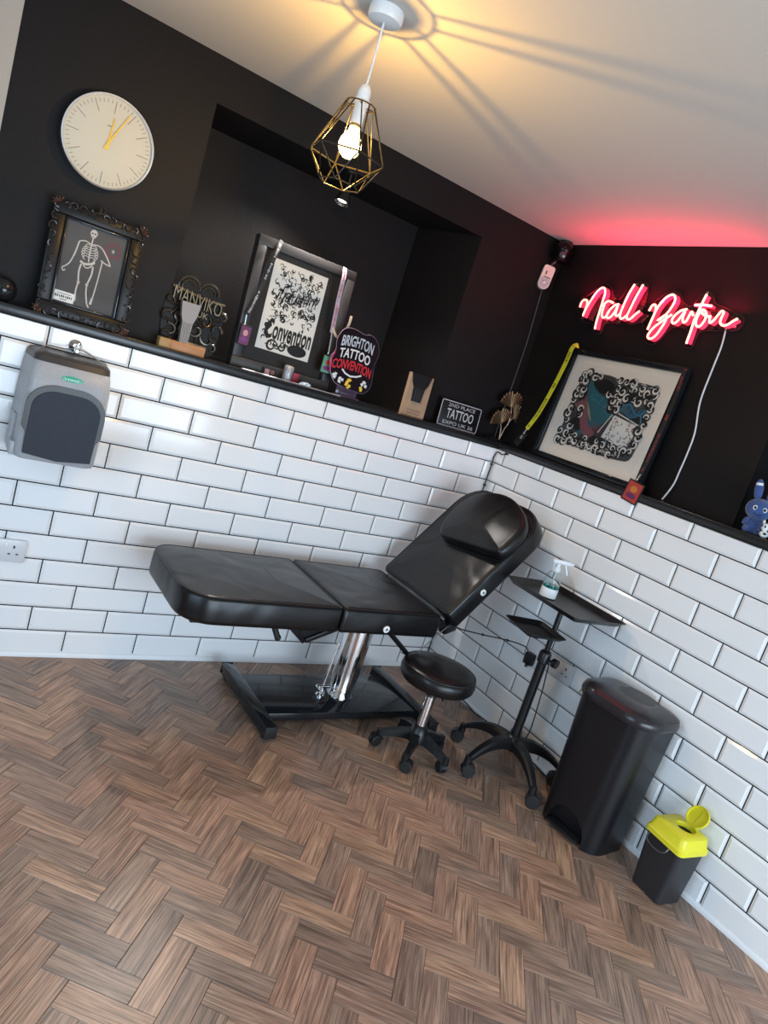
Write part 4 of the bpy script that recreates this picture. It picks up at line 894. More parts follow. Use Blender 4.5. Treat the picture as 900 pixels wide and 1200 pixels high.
b = B(); b.box((0.02, -0.012, 0.03), (0.115, 0.006, 0.026), 0.003); npl = obj('name_plate', b, mat('brass_plate', (0.3, 0.25, 0.16), 0.3, 0.7), op); b = B()
for k in range(8): b.box((-0.02 + k * 0.0115, -0.0153, 0.031), (0.008, 0.0008, 0.005))
obj('engraving', b, DARK, npl)
# wooden trophy with black grip
wt = thing('wood_trophy', 'upright wooden trophy block with a black grip shape on its face', 'trophy', (-0.585, 0.05, LZ), (math.radians(-3), 0, 0))
b = B(); b.prism([(-0.068, 0), (0.072, 0), (0.072, 0.212), (-0.068, 0.212)], -0.012, 0.012); obj('wooden_block', b, mat('pale_oak', (0.36, 0.235, 0.15), 0.5, var=0.25, vscale=22), wt)
b = B(); nib(b, -0.006, 0.075, 0.137, 0.118, 0.052, -0.012); obj('black_grip', b, BLACKPL, wt)
b = B(); text_add(b, 'TATTOO EXPO', 0.0, 0.03, -0.0126, 0.012, 0.085); b.box((0, -0.0124, 0.016), (0.085, 0.0004, 0.003)); obj('engraving', b, mat('burnt_brown', (0.13, 0.06, 0.03), 0.6), wt)

# ================================================================== BOX FRAME WITH PRINT (in the recess)
fr = thing('box_frame', 'deep black box frame with a black and white convention print, in the recess', 'picture', (-1.295, 0.135, LZ), (math.radians(-3.5), 0, math.radians(1.5)))
FW, FH, FD = 0.50, 0.565, 0.05
CHAR = mat('charcoal_frame', (0.03, 0.028, 0.028), 0.42)
b = B(); e = 0.042
for (cx, cz, lx, lz) in ((0, e / 2, FW, e), (0, FH - e / 2, FW, e), (-FW / 2 + e / 2, FH / 2, e, FH - 2 * e), (FW / 2 - e / 2, FH / 2, e, FH - 2 * e)): b.box((cx, 0, cz), (lx, FD, lz), 0.003)
obj('frame', b, CHAR, fr)
b = B(); b.box((0, 0.01, FH / 2), (FW - 0.08, 0.006, FH - 0.08)); bk = obj('black_mount', b, mat('black_mount_card', (0.022, 0.02, 0.02), 0.7), fr)
b = B(); PX0, PX1, PZ0, PZ1 = -0.145, 0.128, 0.105, 0.498; b.poly([(PX0, PZ0), (PX1, PZ0), (PX1, PZ1), (PX0, PZ1)], 0.0064); pp = obj('print_paper', b, WHITEINK, bk)
b = B(); y = 0.0060; rr = random.Random(21)
def spiral(b, cx, cz, r, a0, s, wd, y, turns=1.4, n=16):
    pts = []; ws = []
    for k in range(n):
        f = k / (n - 1); a = a0 + s * f * turns * 2 * PI; q = r * (1 - 0.8 * f); pts.append((cx + q * math.cos(a), cz + q * math.sin(a))); ws.append(wd * (0.3 + 0.9 * math.sin(PI * min(1, f * 1.2 + 0.05))))
    b.ribbon(pts, [max(0.0006, q) for q in ws], y)
def inb(x, z, mrg=0.01): return PX0 + mrg < x < PX1 - mrg and PZ0 + mrg < z < PZ1 - mrg
def leafmark(cx, cz, l, wd, a):
    ca, sa = math.cos(a), math.sin(a); pts = []
    for k in range(8):
        f = k / 7; pts.append((f, wd * math.sin(PI * f)))
    for k in range(1, 7):
        f = 1 - k / 7; pts.append((f, wd * 0.35 * math.sin(PI * f)))
    b.poly([(cx + (u * l) * ca - v * sa, cz + (u * l) * sa + v * ca) for u, v in pts], y)
for k in range(190):
    cx, cz = rr.uniform(PX0 + 0.024, PX1 - 0.024), rr.uniform(PZ0 + 0.024, PZ1 - 0.024)
    if 0.152 < cz < 0.25 and cx > -0.11: continue
    spiral(b, cx, cz, rr.uniform(0.009, 0.018), rr.uniform(0, 6.3), rr.choice((-1, 1)), rr.uniform(0.003, 0.0065), y, rr.uniform(0.5, 1.1), 12)
for k in range(260):
    cx, cz = rr.uniform(PX0 + 0.026, PX1 - 0.026), rr.uniform(PZ0 + 0.026, PZ1 - 0.026)
    if 0.145 < cz < 0.257 and cx > -0.115: continue
    leafmark(cx, cz, rr.uniform(0.01, 0.022), rr.uniform(0.003, 0.0075), rr.uniform(0, 6.3))
for k in range(3):   # looping script strokes
    for j in range(7):
        cx, cz = -0.1 + j * 0.03, 0.355 + 0.004 * j - k * 0.008; b.ribbon([(cx, cz - 0.02), (cx + 0.012, cz + 0.018), (cx + 0.02, cz + 0.016), (cx + 0.016, cz - 0.018)], 0.003, y - 0.0002)
b.poly([(-0.118, 0.222), (-0.095, 0.235), (-0.088, 0.215), (-0.104, 0.19), (-0.098, 0.17), (-0.085, 0.163), (-0.1, 0.155), (-0.12, 0.175)], y - 0.0002)
text_add(b, 'Convention', 0.004, 0.203, y - 0.0003, 0.088, 0.232, bold=0.03)
b.poly([(0.06 + 0.05 * math.cos(a), 0.138 + 0.026 * math.sin(a)) for a in [2 * PI * k / 18 for k in range(18)]], y - 0.0001)
spiral(b, -0.07, 0.13, 0.03, 0, 1, 0.009, y - 0.0002); spiral(b, -0.02, 0.135, 0.022, 2, -1, 0.007, y - 0.0002)
obj('black_ink_print', b, BLACKINK, bk)
b = B(); b.poly([(-0.24 + FW / 2 - 0.01, 0.045), (0.06, 0.045), (0.06, 0.085), (0.0, 0.085)], 0.0058); b.bm.free()
b = B(); b.faces([(-FW / 2 + e, -0.012, e), (FW / 2 - e, -0.012, e), (FW / 2 - e, -0.012, FH - e), (-FW / 2 + e, -0.012, FH - e)], [(0, 1, 2, 3)]); obj('cover_glass', b, COVER, fr)

# lanyards and trinkets in front of the box frame
def lanyard(label, strap_pts, m_, wd, hook, badge_c, bw, bh, badge_mats, nrm=(0, -1, 0), stripes=None, tilt=0.0, rz=0.0):
    t = thing('lanyard', label, 'lanyard', strap_pts[0])
    b = B(); pts = crom(strap_pts, 5); b.tube(pts, 0, flat=(wd, 0.0018, nrm)); so = obj('strap', b, m_, t, True)
    if stripes:
        b = B(); n = len(pts); rs = random.Random(n)
        for k in range(1, n - 2):
            if rs.random() < 0.25: continue
            for j in range(3):
                f = j / 3 + rs.uniform(0, 0.12); p = pts[k] + (pts[k + 1] - pts[k]) * f; q = p + (pts[k + 1] - pts[k]) * rs.uniform(0.1, 0.2)
                off = Vector(nrm).normalized() * 0.0014; b.tube([p + off, q + off], 0, flat=(wd * rs.uniform(0.25, 0.6), 0.0008, nrm))
        obj('strap_print', b, stripes, so, True, stuff=True)
    b = B(); b.cyl(hook[0], hook[1], 0.0035, seg=8); b.ell(hook[1], (0.006, 0.004, 0.006), 10, 6); obj('metal_clip', b, STEEL, t, True)
    b = B(); Mx = Matrix.Translation(badge_c) @ Matrix.Rotation(rz, 4, 'Z') @ Matrix.Rotation(tilt, 4, 'Y')
    b.box((0, 0, 0), (bw, 0.003, bh), 0.001); b.mi = 1
    b.box((0, -0.0018, 0), (bw * 0.86, 0.0006, bh * 0.88)); b.mi = 2
    b.ell((0, -0.002, bh * 0.12), (bw * 0.22, 0.0007, bh * 0.16), 14, 6); b.mi = 3; b.ell((0, -0.002, -bh * 0.2), (bw * 0.34, 0.0007, bh * 0.13), 14, 6)
    bmesh.ops.transform(b.bm, matrix=Mx, verts=b.bm.verts); obj('badge', b, badge_mats, t, True)
    return t
LBLK = mat('black_strap', (0.012, 0.012, 0.012), 0.6); LWHT = mat('white_strap_print', (0.5, 0.5, 0.5), 0.6)
MAG = mat('magenta_print', (0.12, 0.02, 0.09), 0.5); SKIN = mat('pale_pink_print', (0.5, 0.25, 0.26), 0.5); PURP = mat('purple_print', (0.16, 0.03, 0.16), 0.5); GRN = mat('green_print', (0.1, 0.3, 0.2), 0.5); REDP = mat('red_print', (0.4, 0.04, 0.03), 0.5); ORAP = mat('orange_print', (0.5, 0.18, 0.03), 0.5)
lanyard('black lanyard with white lettering and a small portrait badge, left side of the box frame', [(-1.452, 0.125, S + 0.58), (-1.468, 0.108, S + 0.52), (-1.49, 0.105, S + 0.40), (-1.515, 0.098, S + 0.28), (-1.53, 0.095, S + 0.235)], LBLK, 0.018, ((-1.53, 0.095, S + 0.235), (-1.528, 0.092, S + 0.195)), (-1.518, 0.088, S + 0.15), 0.052, 0.088, [DARK, MAG, SKIN, PURP], stripes=LWHT)
lanyard('multicoloured lanyard with a floral badge hanging right of the convention print', [(-1.128, 0.125, S + 0.575), (-1.132, 0.10, S + 0.53), (-1.128, 0.1, S + 0.44), (-1.122, 0.098, S + 0.36), (-1.116, 0.096, S + 0.28)], mat('multicolour_strap', (0.35, 0.3, 0.38), 0.5, var=0.6, vscale=35), 0.02, ((-1.116, 0.095, S + 0.28), (-1.106, 0.09, S + 0.185)), (-1.098, 0.086, S + 0.135), 0.062, 0.085, [DARK, GRN, REDP, PURP], stripes=REDP)
b = B(); b.tube(crom([(-1.118, 0.094, S + 0.3), (-1.09, 0.09, S + 0.27), (-1.06, 0.09, S + 0.285), (-1.045, 0.092, S + 0.34), (-1.04, 0.1, S + 0.38)]), 0, flat=(0.012, 0.002, (0, -1, 0)))
tag(obj('lanyard_tail', b, mat('pale_tail', (0.42, 0.33, 0.24), 0.5)), 'pale curled strap end beside the multicoloured lanyard', 'strap')
b = B(); b.lathe([(0, 0), (0.02, 0), (0.022, 0.004), (0.022, 0.062), (0.019, 0.068), (0.0, 0.07)], (0, 0, 0), 20)
o = tag(obj('trinket_tin', b, mat('mottled_silver', (0.35, 0.35, 0.36), 0.35, 0.4, var=0.75, vscale=90)), 'mottled silver trinket tin at the foot of the convention print', 'tin'); o.location = (-1.285, 0.07, LZ)
b = B(); b.prism([(-0.03, 0.003), (-0.012, -0.004), (0.018, -0.002), (0.032, 0.008), (0.012, 0.016), (-0.014, 0.014)], -0.004, 0.004); b.ell((0, -0.004, 0.006), (0.008, 0.003, 0.006)); bmesh.ops.translate(b.bm, vec=(0, 0, 0.0045), verts=b.bm.verts)
o = tag(obj('brooch', b, STEEL), 'small silver eye-shaped brooch on the ledge right of the trinket tin', 'brooch'); o.location = (-1.215, 0.02, LZ)
b = B(); b.box((0, 0, 0.02), (0.062, 0.004, 0.032), 0.001); b.mi = 1; b.box((-0.012, -0.0023, 0.02), (0.022, 0.0006, 0.022)); b.mi = 2; b.box((0.014, -0.0023, 0.02), (0.02, 0.0006, 0.02)); bmesh.ops.translate(b.bm, vec=(0, 0, -0.0038), verts=b.bm.verts)
o = tag(obj('sticker_card', b, [DARK, SKIN, mat('brown_print', (0.2, 0.1, 0.08), 0.5)]), 'small picture card standing left of the silver trinket tin', 'card'); o.location = (-1.362, 0.095, LZ)
b = B(); b.box((0, 0, 0.022), (0.03, 0.004, 0.044), 0.001); o = tag(obj('red_card', b, mat('crimson_card', (0.25, 0.02, 0.05), 0.5)), 'small crimson card standing behind the silver brooch', 'card'); o.location = (-1.236, 0.085, LZ)
b = B(); b.tube(crom([(-1.52, 0.02, LZ + 0.003), (-1.47, 0.012, LZ + 0.003), (-1.42, 0.018, LZ + 0.003), (-1.36, 0.008, LZ + 0.003), (-1.30, 0.014, LZ + 0.003), (-1.17, 0.006, LZ + 0.003), (-1.1, 0.004, LZ + 0.003), (-1.03, 0.004, LZ + 0.003)]), 0.0022, 6)
tag(obj('silver_cord', b, mat('silver_cord', (0.5, 0.5, 0.52), 0.3, 0.6)), 'thin silver cord lying along the ledge below the box frame', 'cord')

# acrylic convention plaque
ac = thing('acrylic_plaque', 'dark acrylic plaque with pastel and red graffiti lettering on the ledge', 'plaque', (-0.985, 0.05, LZ), (math.radians(-3), 0, 0))
outl = crom([(-0.05, 0.05), (-0.085, 0.07), (-0.11, 0.11), (-0.122, 0.165), (-0.105, 0.2), (-0.112, 0.25), (-0.09, 0.3), (-0.04, 0.315), (0.02, 0.305), (0.06, 0.312), (0.1, 0.29), (0.123, 0.24), (0.115, 0.19), (0.12, 0.14), (0.125, 0.08), (0.1, 0.045), (0.07, 0.04)], 3, True)
outl = [(p.x, p.y) for p in outl]
b = B(); b.prism(outl, -0.003, 0.003); obj('acrylic_panel', b, mat('smoked_acrylic', (0.015, 0.01, 0.014), 0.08), ac)
b = B(); b.tube([(x, -0.001, z) for x, z in outl], 0.0022, 6, True); obj('polished_edge', b, mat('edge_glow_acrylic', (0.2, 0.15, 0.2), 0.15), ac)
b = B(); b.box((0.005, 0, 0.004), (0.125, 0.06, 0.008), 0.002); b.box((0.005, 0, 0.026), (0.115, 0.005, 0.04), 0.001); obj('foot', b, mat('purple_tint_acrylic', (0.05, 0.035, 0.06), 0.1), ac)
PASTEL = mat('pastel_ink', (0.45, 0.5, 0.56), 0.5, var=0.55, vscale=28); REDINK = mat('red_ink', (0.5, 0.012, 0.02), 0.5); YELI = mat('yellow_ink', (0.75, 0.5, 0.04), 0.5); WHI = mat('white_ink', (0.65, 0.66, 0.68), 0.5); PINKI = mat('hot_pink_ink', (0.5, 0.03, 0.16), 0.5)
y = -0.0042
b = B(); arc = lambda s: (lambda x, z: (x, z - 1.6 * x * x * s)); text_add(b, 'BRIGHTON', 0.0, 0.262, y, 0.05, 0.175, bold=0.02, mapf=arc(1)); b.mi = 1; text_add(b, 'TATTOO', 0.0, 0.205, y, 0.045, 0.17, bold=0.02, mapf=arc(1)); b.mi = 2; text_add(b, 'CONVENTION', 0.0, 0.152, y, 0.045, 0.215, bold=0.025, mapf=arc(0.8))
obj('graffiti_lettering', b, [PASTEL, WHI, REDINK], ac)
b = B(); rr = random.Random(9); b.mi = 0
b.ribbon([(-0.05, 0.125), (-0.03, 0.11), (0.0, 0.102), (0.035, 0.108), (0.06, 0.12)], 0.008, y)
for (cx, cz, n, m_) in ((-0.075, 0.09, 6, 0), (-0.045, 0.075, 5, 0), (0.005, 0.075, 7, 1), (0.0, 0.06, 4, 1), (0.085, 0.085, 6, 0), (0.075, 0.065, 4, 1)):
    b.mi = m_
    for k in range(n):
        a = rr.uniform(0, 6.3); x, z = cx + rr.uniform(-.012, .012), cz + rr.uniform(-.012, .012); b.poly([(x + 0.01 * math.cos(a + q) * (1 if i % 2 else 0.5), z + 0.01 * math.sin(a + q) * (1 if i % 2 else 0.5)) for i, q in enumerate([2 * PI * j / 8 for j in range(8)])], y - 0.0001 * k)
b.mi = 2; b.ribbon([(-0.108, 0.19), (-0.118, 0.16), (-0.11, 0.1)], 0.007, y)
obj('graffiti_shapes', b, [WHI, YELI, PINKI], ac)

# place sign
sg = thing('award_sign', 'black sign with white border reading 2nd place tattoo expo, on the ledge', 'sign', (-0.278, 0.05, LZ), (math.radians(-4), 0, math.radians(1.5)))
b = B(); SW, SH = 0.285, 0.138; b.box((0, 0, SH / 2), (SW, 0.006, SH), 0.002); obj('sign_panel', b, mat('black_sign', (0.009, 0.009, 0.01), 0.35), sg)
b = B(); o1 = rrect(-SW / 2 + 0.004, 0.004, SW / 2 - 0.004, SH - 0.004, 0.008, 3); b.ribbon(o1 + [o1[0]], 0.0042, -0.0034)
text_add(b, '2ND PLACE', 0.002, 0.115, -0.0034, 0.018, 0.19); text_add(b, 'TATTOO', 0.002, 0.071, -0.0034, 0.05, 0.19, bold=0.012); text_add(b, 'EXPO UK 26', 0.002, 0.023, -0.0034, 0.018, 0.215)
obj('white_lettering', b, mat('chalk_white_ink', (0.5, 0.5, 0.52), 0.5), sg)

# ginkgo ornament
gk = thing('ginkgo_ornament', 'bronze ginkgo leaf ornament on a black base in the ledge corner', 'ornament', (0.02, 0.045, LZ))
GK = mat('antique_gold', (0.30, 0.19, 0.10), 0.38, 0.75, var=0.2, vscale=50)
b = B(); b.box((0.008, 0, 0.006), (0.15, 0.05, 0.012), 0.002); obj('base', b, BLACKGLOSS, gk)
b = B(); b.tube(crom([(0.012, 0, 0.01), (0.025, 0, 0.07), (0.04, 0, 0.11), (0.035, 0, 0.17), (0.02, 0, 0.2)]), 0.0032, 8); b.tube(crom([(0.012, 0, 0.012), (0.0, 0, 0.07), (-0.015, 0, 0.1)]), 0.0028, 8); b.tube(crom([(0.038, 0, 0.115), (0.05, -0.004, 0.135), (0.06, -0.005, 0.15)]), 0.0026, 8); obj('stem', b, mat('pale_gold', (0.55, 0.42, 0.3), 0.3, 0.7), gk)
for (cx, cz, R_, a0, sp, y0) in ((0.02, 0.195, 0.092, 96, 150, 0.0), (-0.015, 0.1, 0.082, 118, 150, -0.006), (0.058, 0.14, 0.082, 40, 150, -0.01)):
    b = B(); n = 12; pts = [(cx, cz)]
    for k in range(n * 3 + 1):
        a = math.radians(a0 - sp / 2 + sp * k / (n * 3)); q = R_ * (0.93 + 0.07 * math.cos(k * 2 * PI / 3)) * (1 - 0.18 * math.exp(-((k / (n * 3) - 0.5) / 0.05) ** 2)); pts.append((cx + q * math.cos(a), cz + q * math.sin(a)))
    vs = [(x, y0 + (0.004 if i % 3 else -0.002), z) for i, (x, z) in enumerate(pts)]; vs += [(x, yy + 0.003, z) for x, yy, z in vs]; N_ = len(pts)
    b.faces(vs, [(0, i, i + 1) for i in range(1, N_ - 1)] + [(N_, N_ + i + 1, N_ + i) for i in range(1, N_ - 1)] + [(i, N_ + i, N_ + i + 1, i + 1) for i in range(1, N_ - 1)])
    lf = obj('leaf', b, mat('dark_gold_leaf', (0.10, 0.06, 0.035), 0.45, 0.6), gk, sharp=10)
    b = B()
    for k in range(0, n * 3 + 1, 3): p = pts[k + 1]; b.cyl((cx, y0 - 0.003, cz), (p[0], y0 - 0.004, p[1]), 0.0014, 0.0022, 6)
    b.tube([(p[0], y0 - 0.002, p[1]) for p in pts[1:]], 0.0022, 6); obj('leaf_ribs', b, GK, lf)

# spotlight in the recess, aimed at the print
SPX, SPY = -1.225, 0.118
sl = thing('spotlight', 'small black spotlight hanging from the soffit of the recess above the print', 'lamp', (SPX, SPY, NTOP - 0.0005))
b = B(); b.cyl((0, 0, 0), (0, 0, -0.008), 0.03); b.cyl((0, 0, -0.008), (0, 0, -0.05), 0.006); obj('stem', b, BLACKPL, sl)
dv = Vector((-0.06, -0.05, -0.32)).normalized()
b = B(); b.lathe([(0.0, -0.005), (0.014, -0.004), (0.018, 0.01), (0.022, 0.045), (0.034, 0.085), (0.034, 0.09), (0.03, 0.088), (0.02, 0.06), (0, 0.058)], Vector((0, 0, -0.05)), 24, dv); obj('shade', b, BLACKPL, sl)
b = B(); c = Vector((0, 0, -0.05)) + dv * 0.072; b.cyl(c, c + dv * 0.004, 0.022); o = obj('lamp_lens', b, mat('lit_lens', (1, 1, 1), 0.3, emit=(1, 0.93, 0.82), es=6), sl)
l = bpy.data.lights.new('spot_beam', 'SPOT'); l.energy = 48; l.color = (1, 0.95, 0.9); l.spot_size = math.radians(165); l.spot_blend = 0.9; l.shadow_soft_size = 0.02
o = bpy.data.objects.new('spot_beam', l); COL.objects.link(o); o.parent = sl; o.location = c + dv * 0.02; o.rotation_euler = Vector((-0.08, -0.05, -0.42)).to_track_quat('-Z', 'Y').to_euler()

# ================================================================== CORNER CAMERA, PLUG, CABLE
sc_ = thing('security_camera', 'black security camera tucked into the corner below the ceiling', 'camera', (0.025, 0.03, CZ))
b = B(); b.cyl((0.03, 0.03, -0.0005), (0.03, 0.03, -0.02), 0.032); b.cyl((0.025, 0.025, -0.015), (0, 0, -0.05), 0.013); obj('bracket', b, BLACKPL, sc_)
b = B(); b.ell((-0.005, -0.005, -0.055), (0.048, 0.048, 0.042)); b.cyl((-0.005, -0.005, -0.06), (-0.008, -0.008, -0.12), 0.04, 0.036, 24); obj('camera_body', b, mat('camera_black', (0.004, 0.004, 0.004), 0.25, spec=0.25), sc_)
b = B(); b.lathe([(0.0, 0.0), (0.016, 0.0), (0.017, 0.004), (0.0, 0.006)], (-0.031, -0.035, -0.088), 20, (-0.6, -0.75, -0.15)); b.ell((-0.03, -0.034, -0.05), (0.009, 0.009, 0.006)); obj('lens', b, mat('lens_glass', (0.05, 0.05, 0.06), 0.05), sc_)
ap = thing('adapter_plug', 'white rounded plug adapter hanging in the corner below the security camera', 'plug', (0.008, 0.082, S + 0.912), (0, math.radians(4), math.radians(-30)))
b = B(); o1 = rrect(-0.031, -0.062, 0.031, 0.062, [0.03, 0.03, 0.014, 0.014], 6); b.prism(o1, -0.022, 0.012); obj('plug_body', b, mat('warm_white_plastic', (0.66, 0.55, 0.47), 0.35), ap)
b = B(); b.prism(rrect(-0.025, -0.055, 0.025, -0.004, [0.024, 0.024, 0.004, 0.004], 5), -0.0245, -0.02); obj('lower_cover', b, mat('grey_lilac_plastic', (0.42, 0.38, 0.4), 0.3), ap)
b = B(); b.box((-0.009, -0.0227, 0.022), (0.006, 0.002, 0.02), 0.0005); b.box((0.004, -0.0227, 0.001), (0.038, 0.002, 0.004), 0.0005); b.cyl((-0.006, -0.0247, -0.022), (-0.006, -0.0255, -0.022), 0.003); obj('print_marks', b, DARK, ap)
b = B(); b.cyl((0, -0.0245, -0.028), (0, -0.026, -0.028), 0.006); obj('indicator', b, WHITEPL, ap)
b = B(); b.tube(crom([(0.01, 0.045, CZ - 0.12), (0.0, 0.06, CZ - 0.14), (0.006, 0.085, S + 0.972)]), 0.004, 6); b.tube([(0.02, 0.05, CZ - 0.12), (0.022, 0.085, S + 0.975)], 0.003, 6)
b.tube(crom([(0.02, 0.09, S + 0.852), (0.04, 0.0925, S + 0.6), (0.042, 0.0925, S + 0.45), (0.04, 0.0925, S + 0.3), (0.038, 0.0925, S + 0.16), (0.04, 0.092, LZ + 0.001)]), 0.0034, 6)
tag(obj('hanging_cable', b, mat('dark_grey_cable', (0.06, 0.06, 0.06), 0.4)), 'thin dark cable hanging down the black corner from the plug adapter', 'cable')

# ================================================================== NEON SIGN
NS = {'N': [(-0.192, 2.148), (-0.192, 2.167), (-0.203, 2.182), (-0.222, 2.181), (-0.233, 2.164), (-0.234, 2.138), (-0.232, 2.103), (-0.237, 2.141), (-0.251, 2.186), (-0.268, 2.225), (-0.291, 2.248), (-0.311, 2.246), (-0.324, 2.223), (-0.327, 2.185), (-0.33, 2.135), (-0.333, 2.083), (-0.339, 2.05)],
 'i': [(-0.346, 2.163), (-0.347, 2.137), (-0.352, 2.117), (-0.365, 2.106), (-0.38, 2.113), (-0.387, 2.135)],
 'dot': [(-0.341, 2.167), (-0.352, 2.182), (-0.367, 2.188), (-0.392, 2.182)],
 'a': [(-0.429, 2.177), (-0.411, 2.171), (-0.391, 2.148), (-0.383, 2.123), (-0.391, 2.108), (-0.407, 2.111), (-0.423, 2.136), (-0.43, 2.175), (-0.432, 2.142), (-0.436, 2.125), (-0.449, 2.123), (-0.46, 2.134)],
 'l': [(-0.483, 2.273), (-0.47, 2.23), (-0.463, 2.176), (-0.462, 2.134), (-0.471, 2.113), (-0.488, 2.115), (-0.501, 2.128)],
 'll': [(-0.532, 2.274), (-0.518, 2.22), (-0.509, 2.161), (-0.505, 2.126), (-0.516, 2.112), (-0.533, 2.118), (-0.549, 2.138), (-0.564, 2.153)],
 'B': [(-0.62, 2.165), (-0.626, 2.186), (-0.639, 2.191), (-0.651, 2.175), (-0.654, 2.148), (-0.65, 2.11), (-0.648, 2.076), (-0.652, 2.129), (-0.658, 2.176), (-0.679, 2.221), (-0.705, 2.241), (-0.726, 2.238), (-0.737, 2.214), (-0.727, 2.172), (-0.708, 2.141), (-0.684, 2.122), (-0.706, 2.144), (-0.72, 2.15), (-0.727, 2.131), (-0.72, 2.098), (-0.704, 2.057), (-0.684, 2.038), (-0.664, 2.043), (-0.664, 2.063), (-0.681, 2.094), (-0.714, 2.126), (-0.744, 2.153)],
 'ar': [(-0.81, 2.184), (-0.785, 2.175), (-0.763, 2.151), (-0.759, 2.127), (-0.774, 2.118), (-0.79, 2.134), (-0.808, 2.177), (-0.809, 2.145), (-0.82, 2.127), (-0.832, 2.136), (-0.837, 2.164), (-0.841, 2.176), (-0.853, 2.163)],
 't': [(-0.881, 2.251), (-0.877, 2.222), (-0.872, 2.177), (-0.869, 2.14), (-0.872, 2.092), (-0.873, 2.043)],
 'bar': [(-0.847, 2.206), (-0.882, 2.21), (-0.923, 2.208)],
 'o': [(-0.887, 2.188), (-0.878, 2.163), (-0.879, 2.136), (-0.891, 2.118), (-0.908, 2.121), (-0.918, 2.148), (-0.914, 2.174), (-0.895, 2.189), (-0.887, 2.18), (-0.913, 2.165), (-0.937, 2.164)],
 'n': [(-0.937, 2.164), (-0.945, 2.139), (-0.958, 2.146), (-0.97, 2.171), (-0.98, 2.19), (-0.992, 2.186), (-0.991, 2.162), (-0.993, 2.144), (-1.01, 2.133), (-1.03, 2.138), (-1.048, 2.154), (-1.061, 2.164)]}
NOUT = [(-0.142, 2.15), (-0.149, 2.199), (-0.18, 2.21), (-0.227, 2.247), (-0.266, 2.281), (-0.324, 2.259), (-0.356, 2.219), (-0.399, 2.212), (-0.43, 2.285), (-0.467, 2.299), (-0.527, 2.29), (-0.545, 2.251), (-0.554, 2.197), (-0.572, 2.184), (-0.607, 2.216), (-0.667, 2.266), (-0.723, 2.258), (-0.75, 2.227), (-0.803, 2.208), (-0.831, 2.26), (-0.858, 2.28), (-0.892, 2.258), (-0.917, 2.228), (-0.963, 2.216), (-1.015, 2.199), (-1.06, 2.185), (-1.073, 2.161), (-1.05, 2.125), (-0.926, 2.112), (-0.889, 2.096), (-0.884, 2.036), (-0.848, 2.031), (-0.838, 2.062), (-0.826, 2.105), (-0.749, 2.105), (-0.711, 2.049), (-0.68, 2.021), (-0.635, 2.027), (-0.612, 2.061), (-0.576, 2.111), (-0.528, 2.1), (-0.417, 2.09), (-0.36, 2.085), (-0.354, 2.037), (-0.308, 2.036), (-0.274, 2.076), (-0.198, 2.085)]
ns = thing('neon_sign', 'glowing pink handwritten neon name sign on the black wall', 'sign', (0.0998, -0.6, S + 0.8))
b = B(); b.prism([(p.x, p.y) for p in crom(NOUT, 3, True)], 0.082, 0.086, 'yz')
ACR = bpy.data.materials.new('clear_acrylic'); ACR.use_nodes = True; nt = ACR.node_tree; nt.nodes.clear(); o_ = nt.nodes.new('ShaderNodeOutputMaterial'); mx = nt.nodes.new('ShaderNodeMixShader'); t_ = nt.nodes.new('ShaderNodeBsdfTransparent'); g_ = nt.nodes.new('ShaderNodeBsdfGlossy'); fz = nt.nodes.new('ShaderNodeFresnel')
g_.inputs['Roughness'].default_value = 0.05; t_.inputs[0].default_value = (0.93, 0.93, 0.93, 1); fz.inputs[0].default_value = 1.3; nt.links.new(fz.outputs[0], mx.inputs[0]); nt.links.new(t_.outputs[0], mx.inputs[1]); nt.links.new(g_.outputs[0], mx.inputs[2]); nt.links.new(mx.outputs[0], o_.inputs[0])
bkp = obj('backing_panel', b, ACR, ns, True)
b = B(); b.tube([(0.084, p.x, p.y) for p in crom(NOUT, 3, True)], 0.0012, 5, True); obj('panel_edge', b, mat('acrylic_edge', (0.12, 0.03, 0.04), 0.2), bkp, True)
NEF = mat('neon_core', (1, 0.7, 0.6), 0.4, emit=(1.0, 0.26, 0.16), es=4.0); NES = mat('neon_side', (0.8, 0.05, 0.12), 0.4, emit=(1.0, 0.035, 0.09), es=1.1)
for k, pts in NS.items():
    P = crom(pts, 4); b = B(); b.tube([(0.066, p.x, p.y) for p in P], 0, flat=(0.0095, 0.031, (-1, 0, 0))); sd = obj('neon_letter', b, NES, ns, True)
    b = B(); b.tube([(0.0505, p.x, p.y) for p in P], 0.0050, 8); b.ell((0.0505, P[0].x, P[0].y), (0.0055,) * 3, 10, 6); b.ell((0.0505, P[-1].x, P[-1].y), (0.0055,) * 3, 10, 6); obj('neon_tube', b, NEF, sd, True)
for y_, pw_, up in ((-0.6, 4.2, True), (-0.45, 0.35, False)):     # extra pink lamps added to strengthen the sign's glow, upward and outward
    l = bpy.data.lights.new('neon_boost_light', 'AREA' if up else 'POINT'); l.energy = pw_; l.color = (1.0, 0.02, 0.09)
    if up: l.shape = 'RECTANGLE'; l.size = 0.03; l.size_y = 0.9
    else: l.shadow_soft_size = 0.05
    o = bpy.data.objects.new('neon_boost_light', l); COL.objects.link(o); o.parent = ns; o.location = (-0.055, y_ + 0.6, 2.2 - (S + 0.8)); o.rotation_euler = (PI, 0, 0)
for y_, z_ in ((-0.47, 2.285), (-0.86, 2.268), (-0.2, 2.098), (-1.045, 2.14)):
    b = B(); b.cyl((0.0995, y_, z_), (0.08, y_, z_), 0.006, seg=12); obj('standoff', b, CHROME, bkp, True)
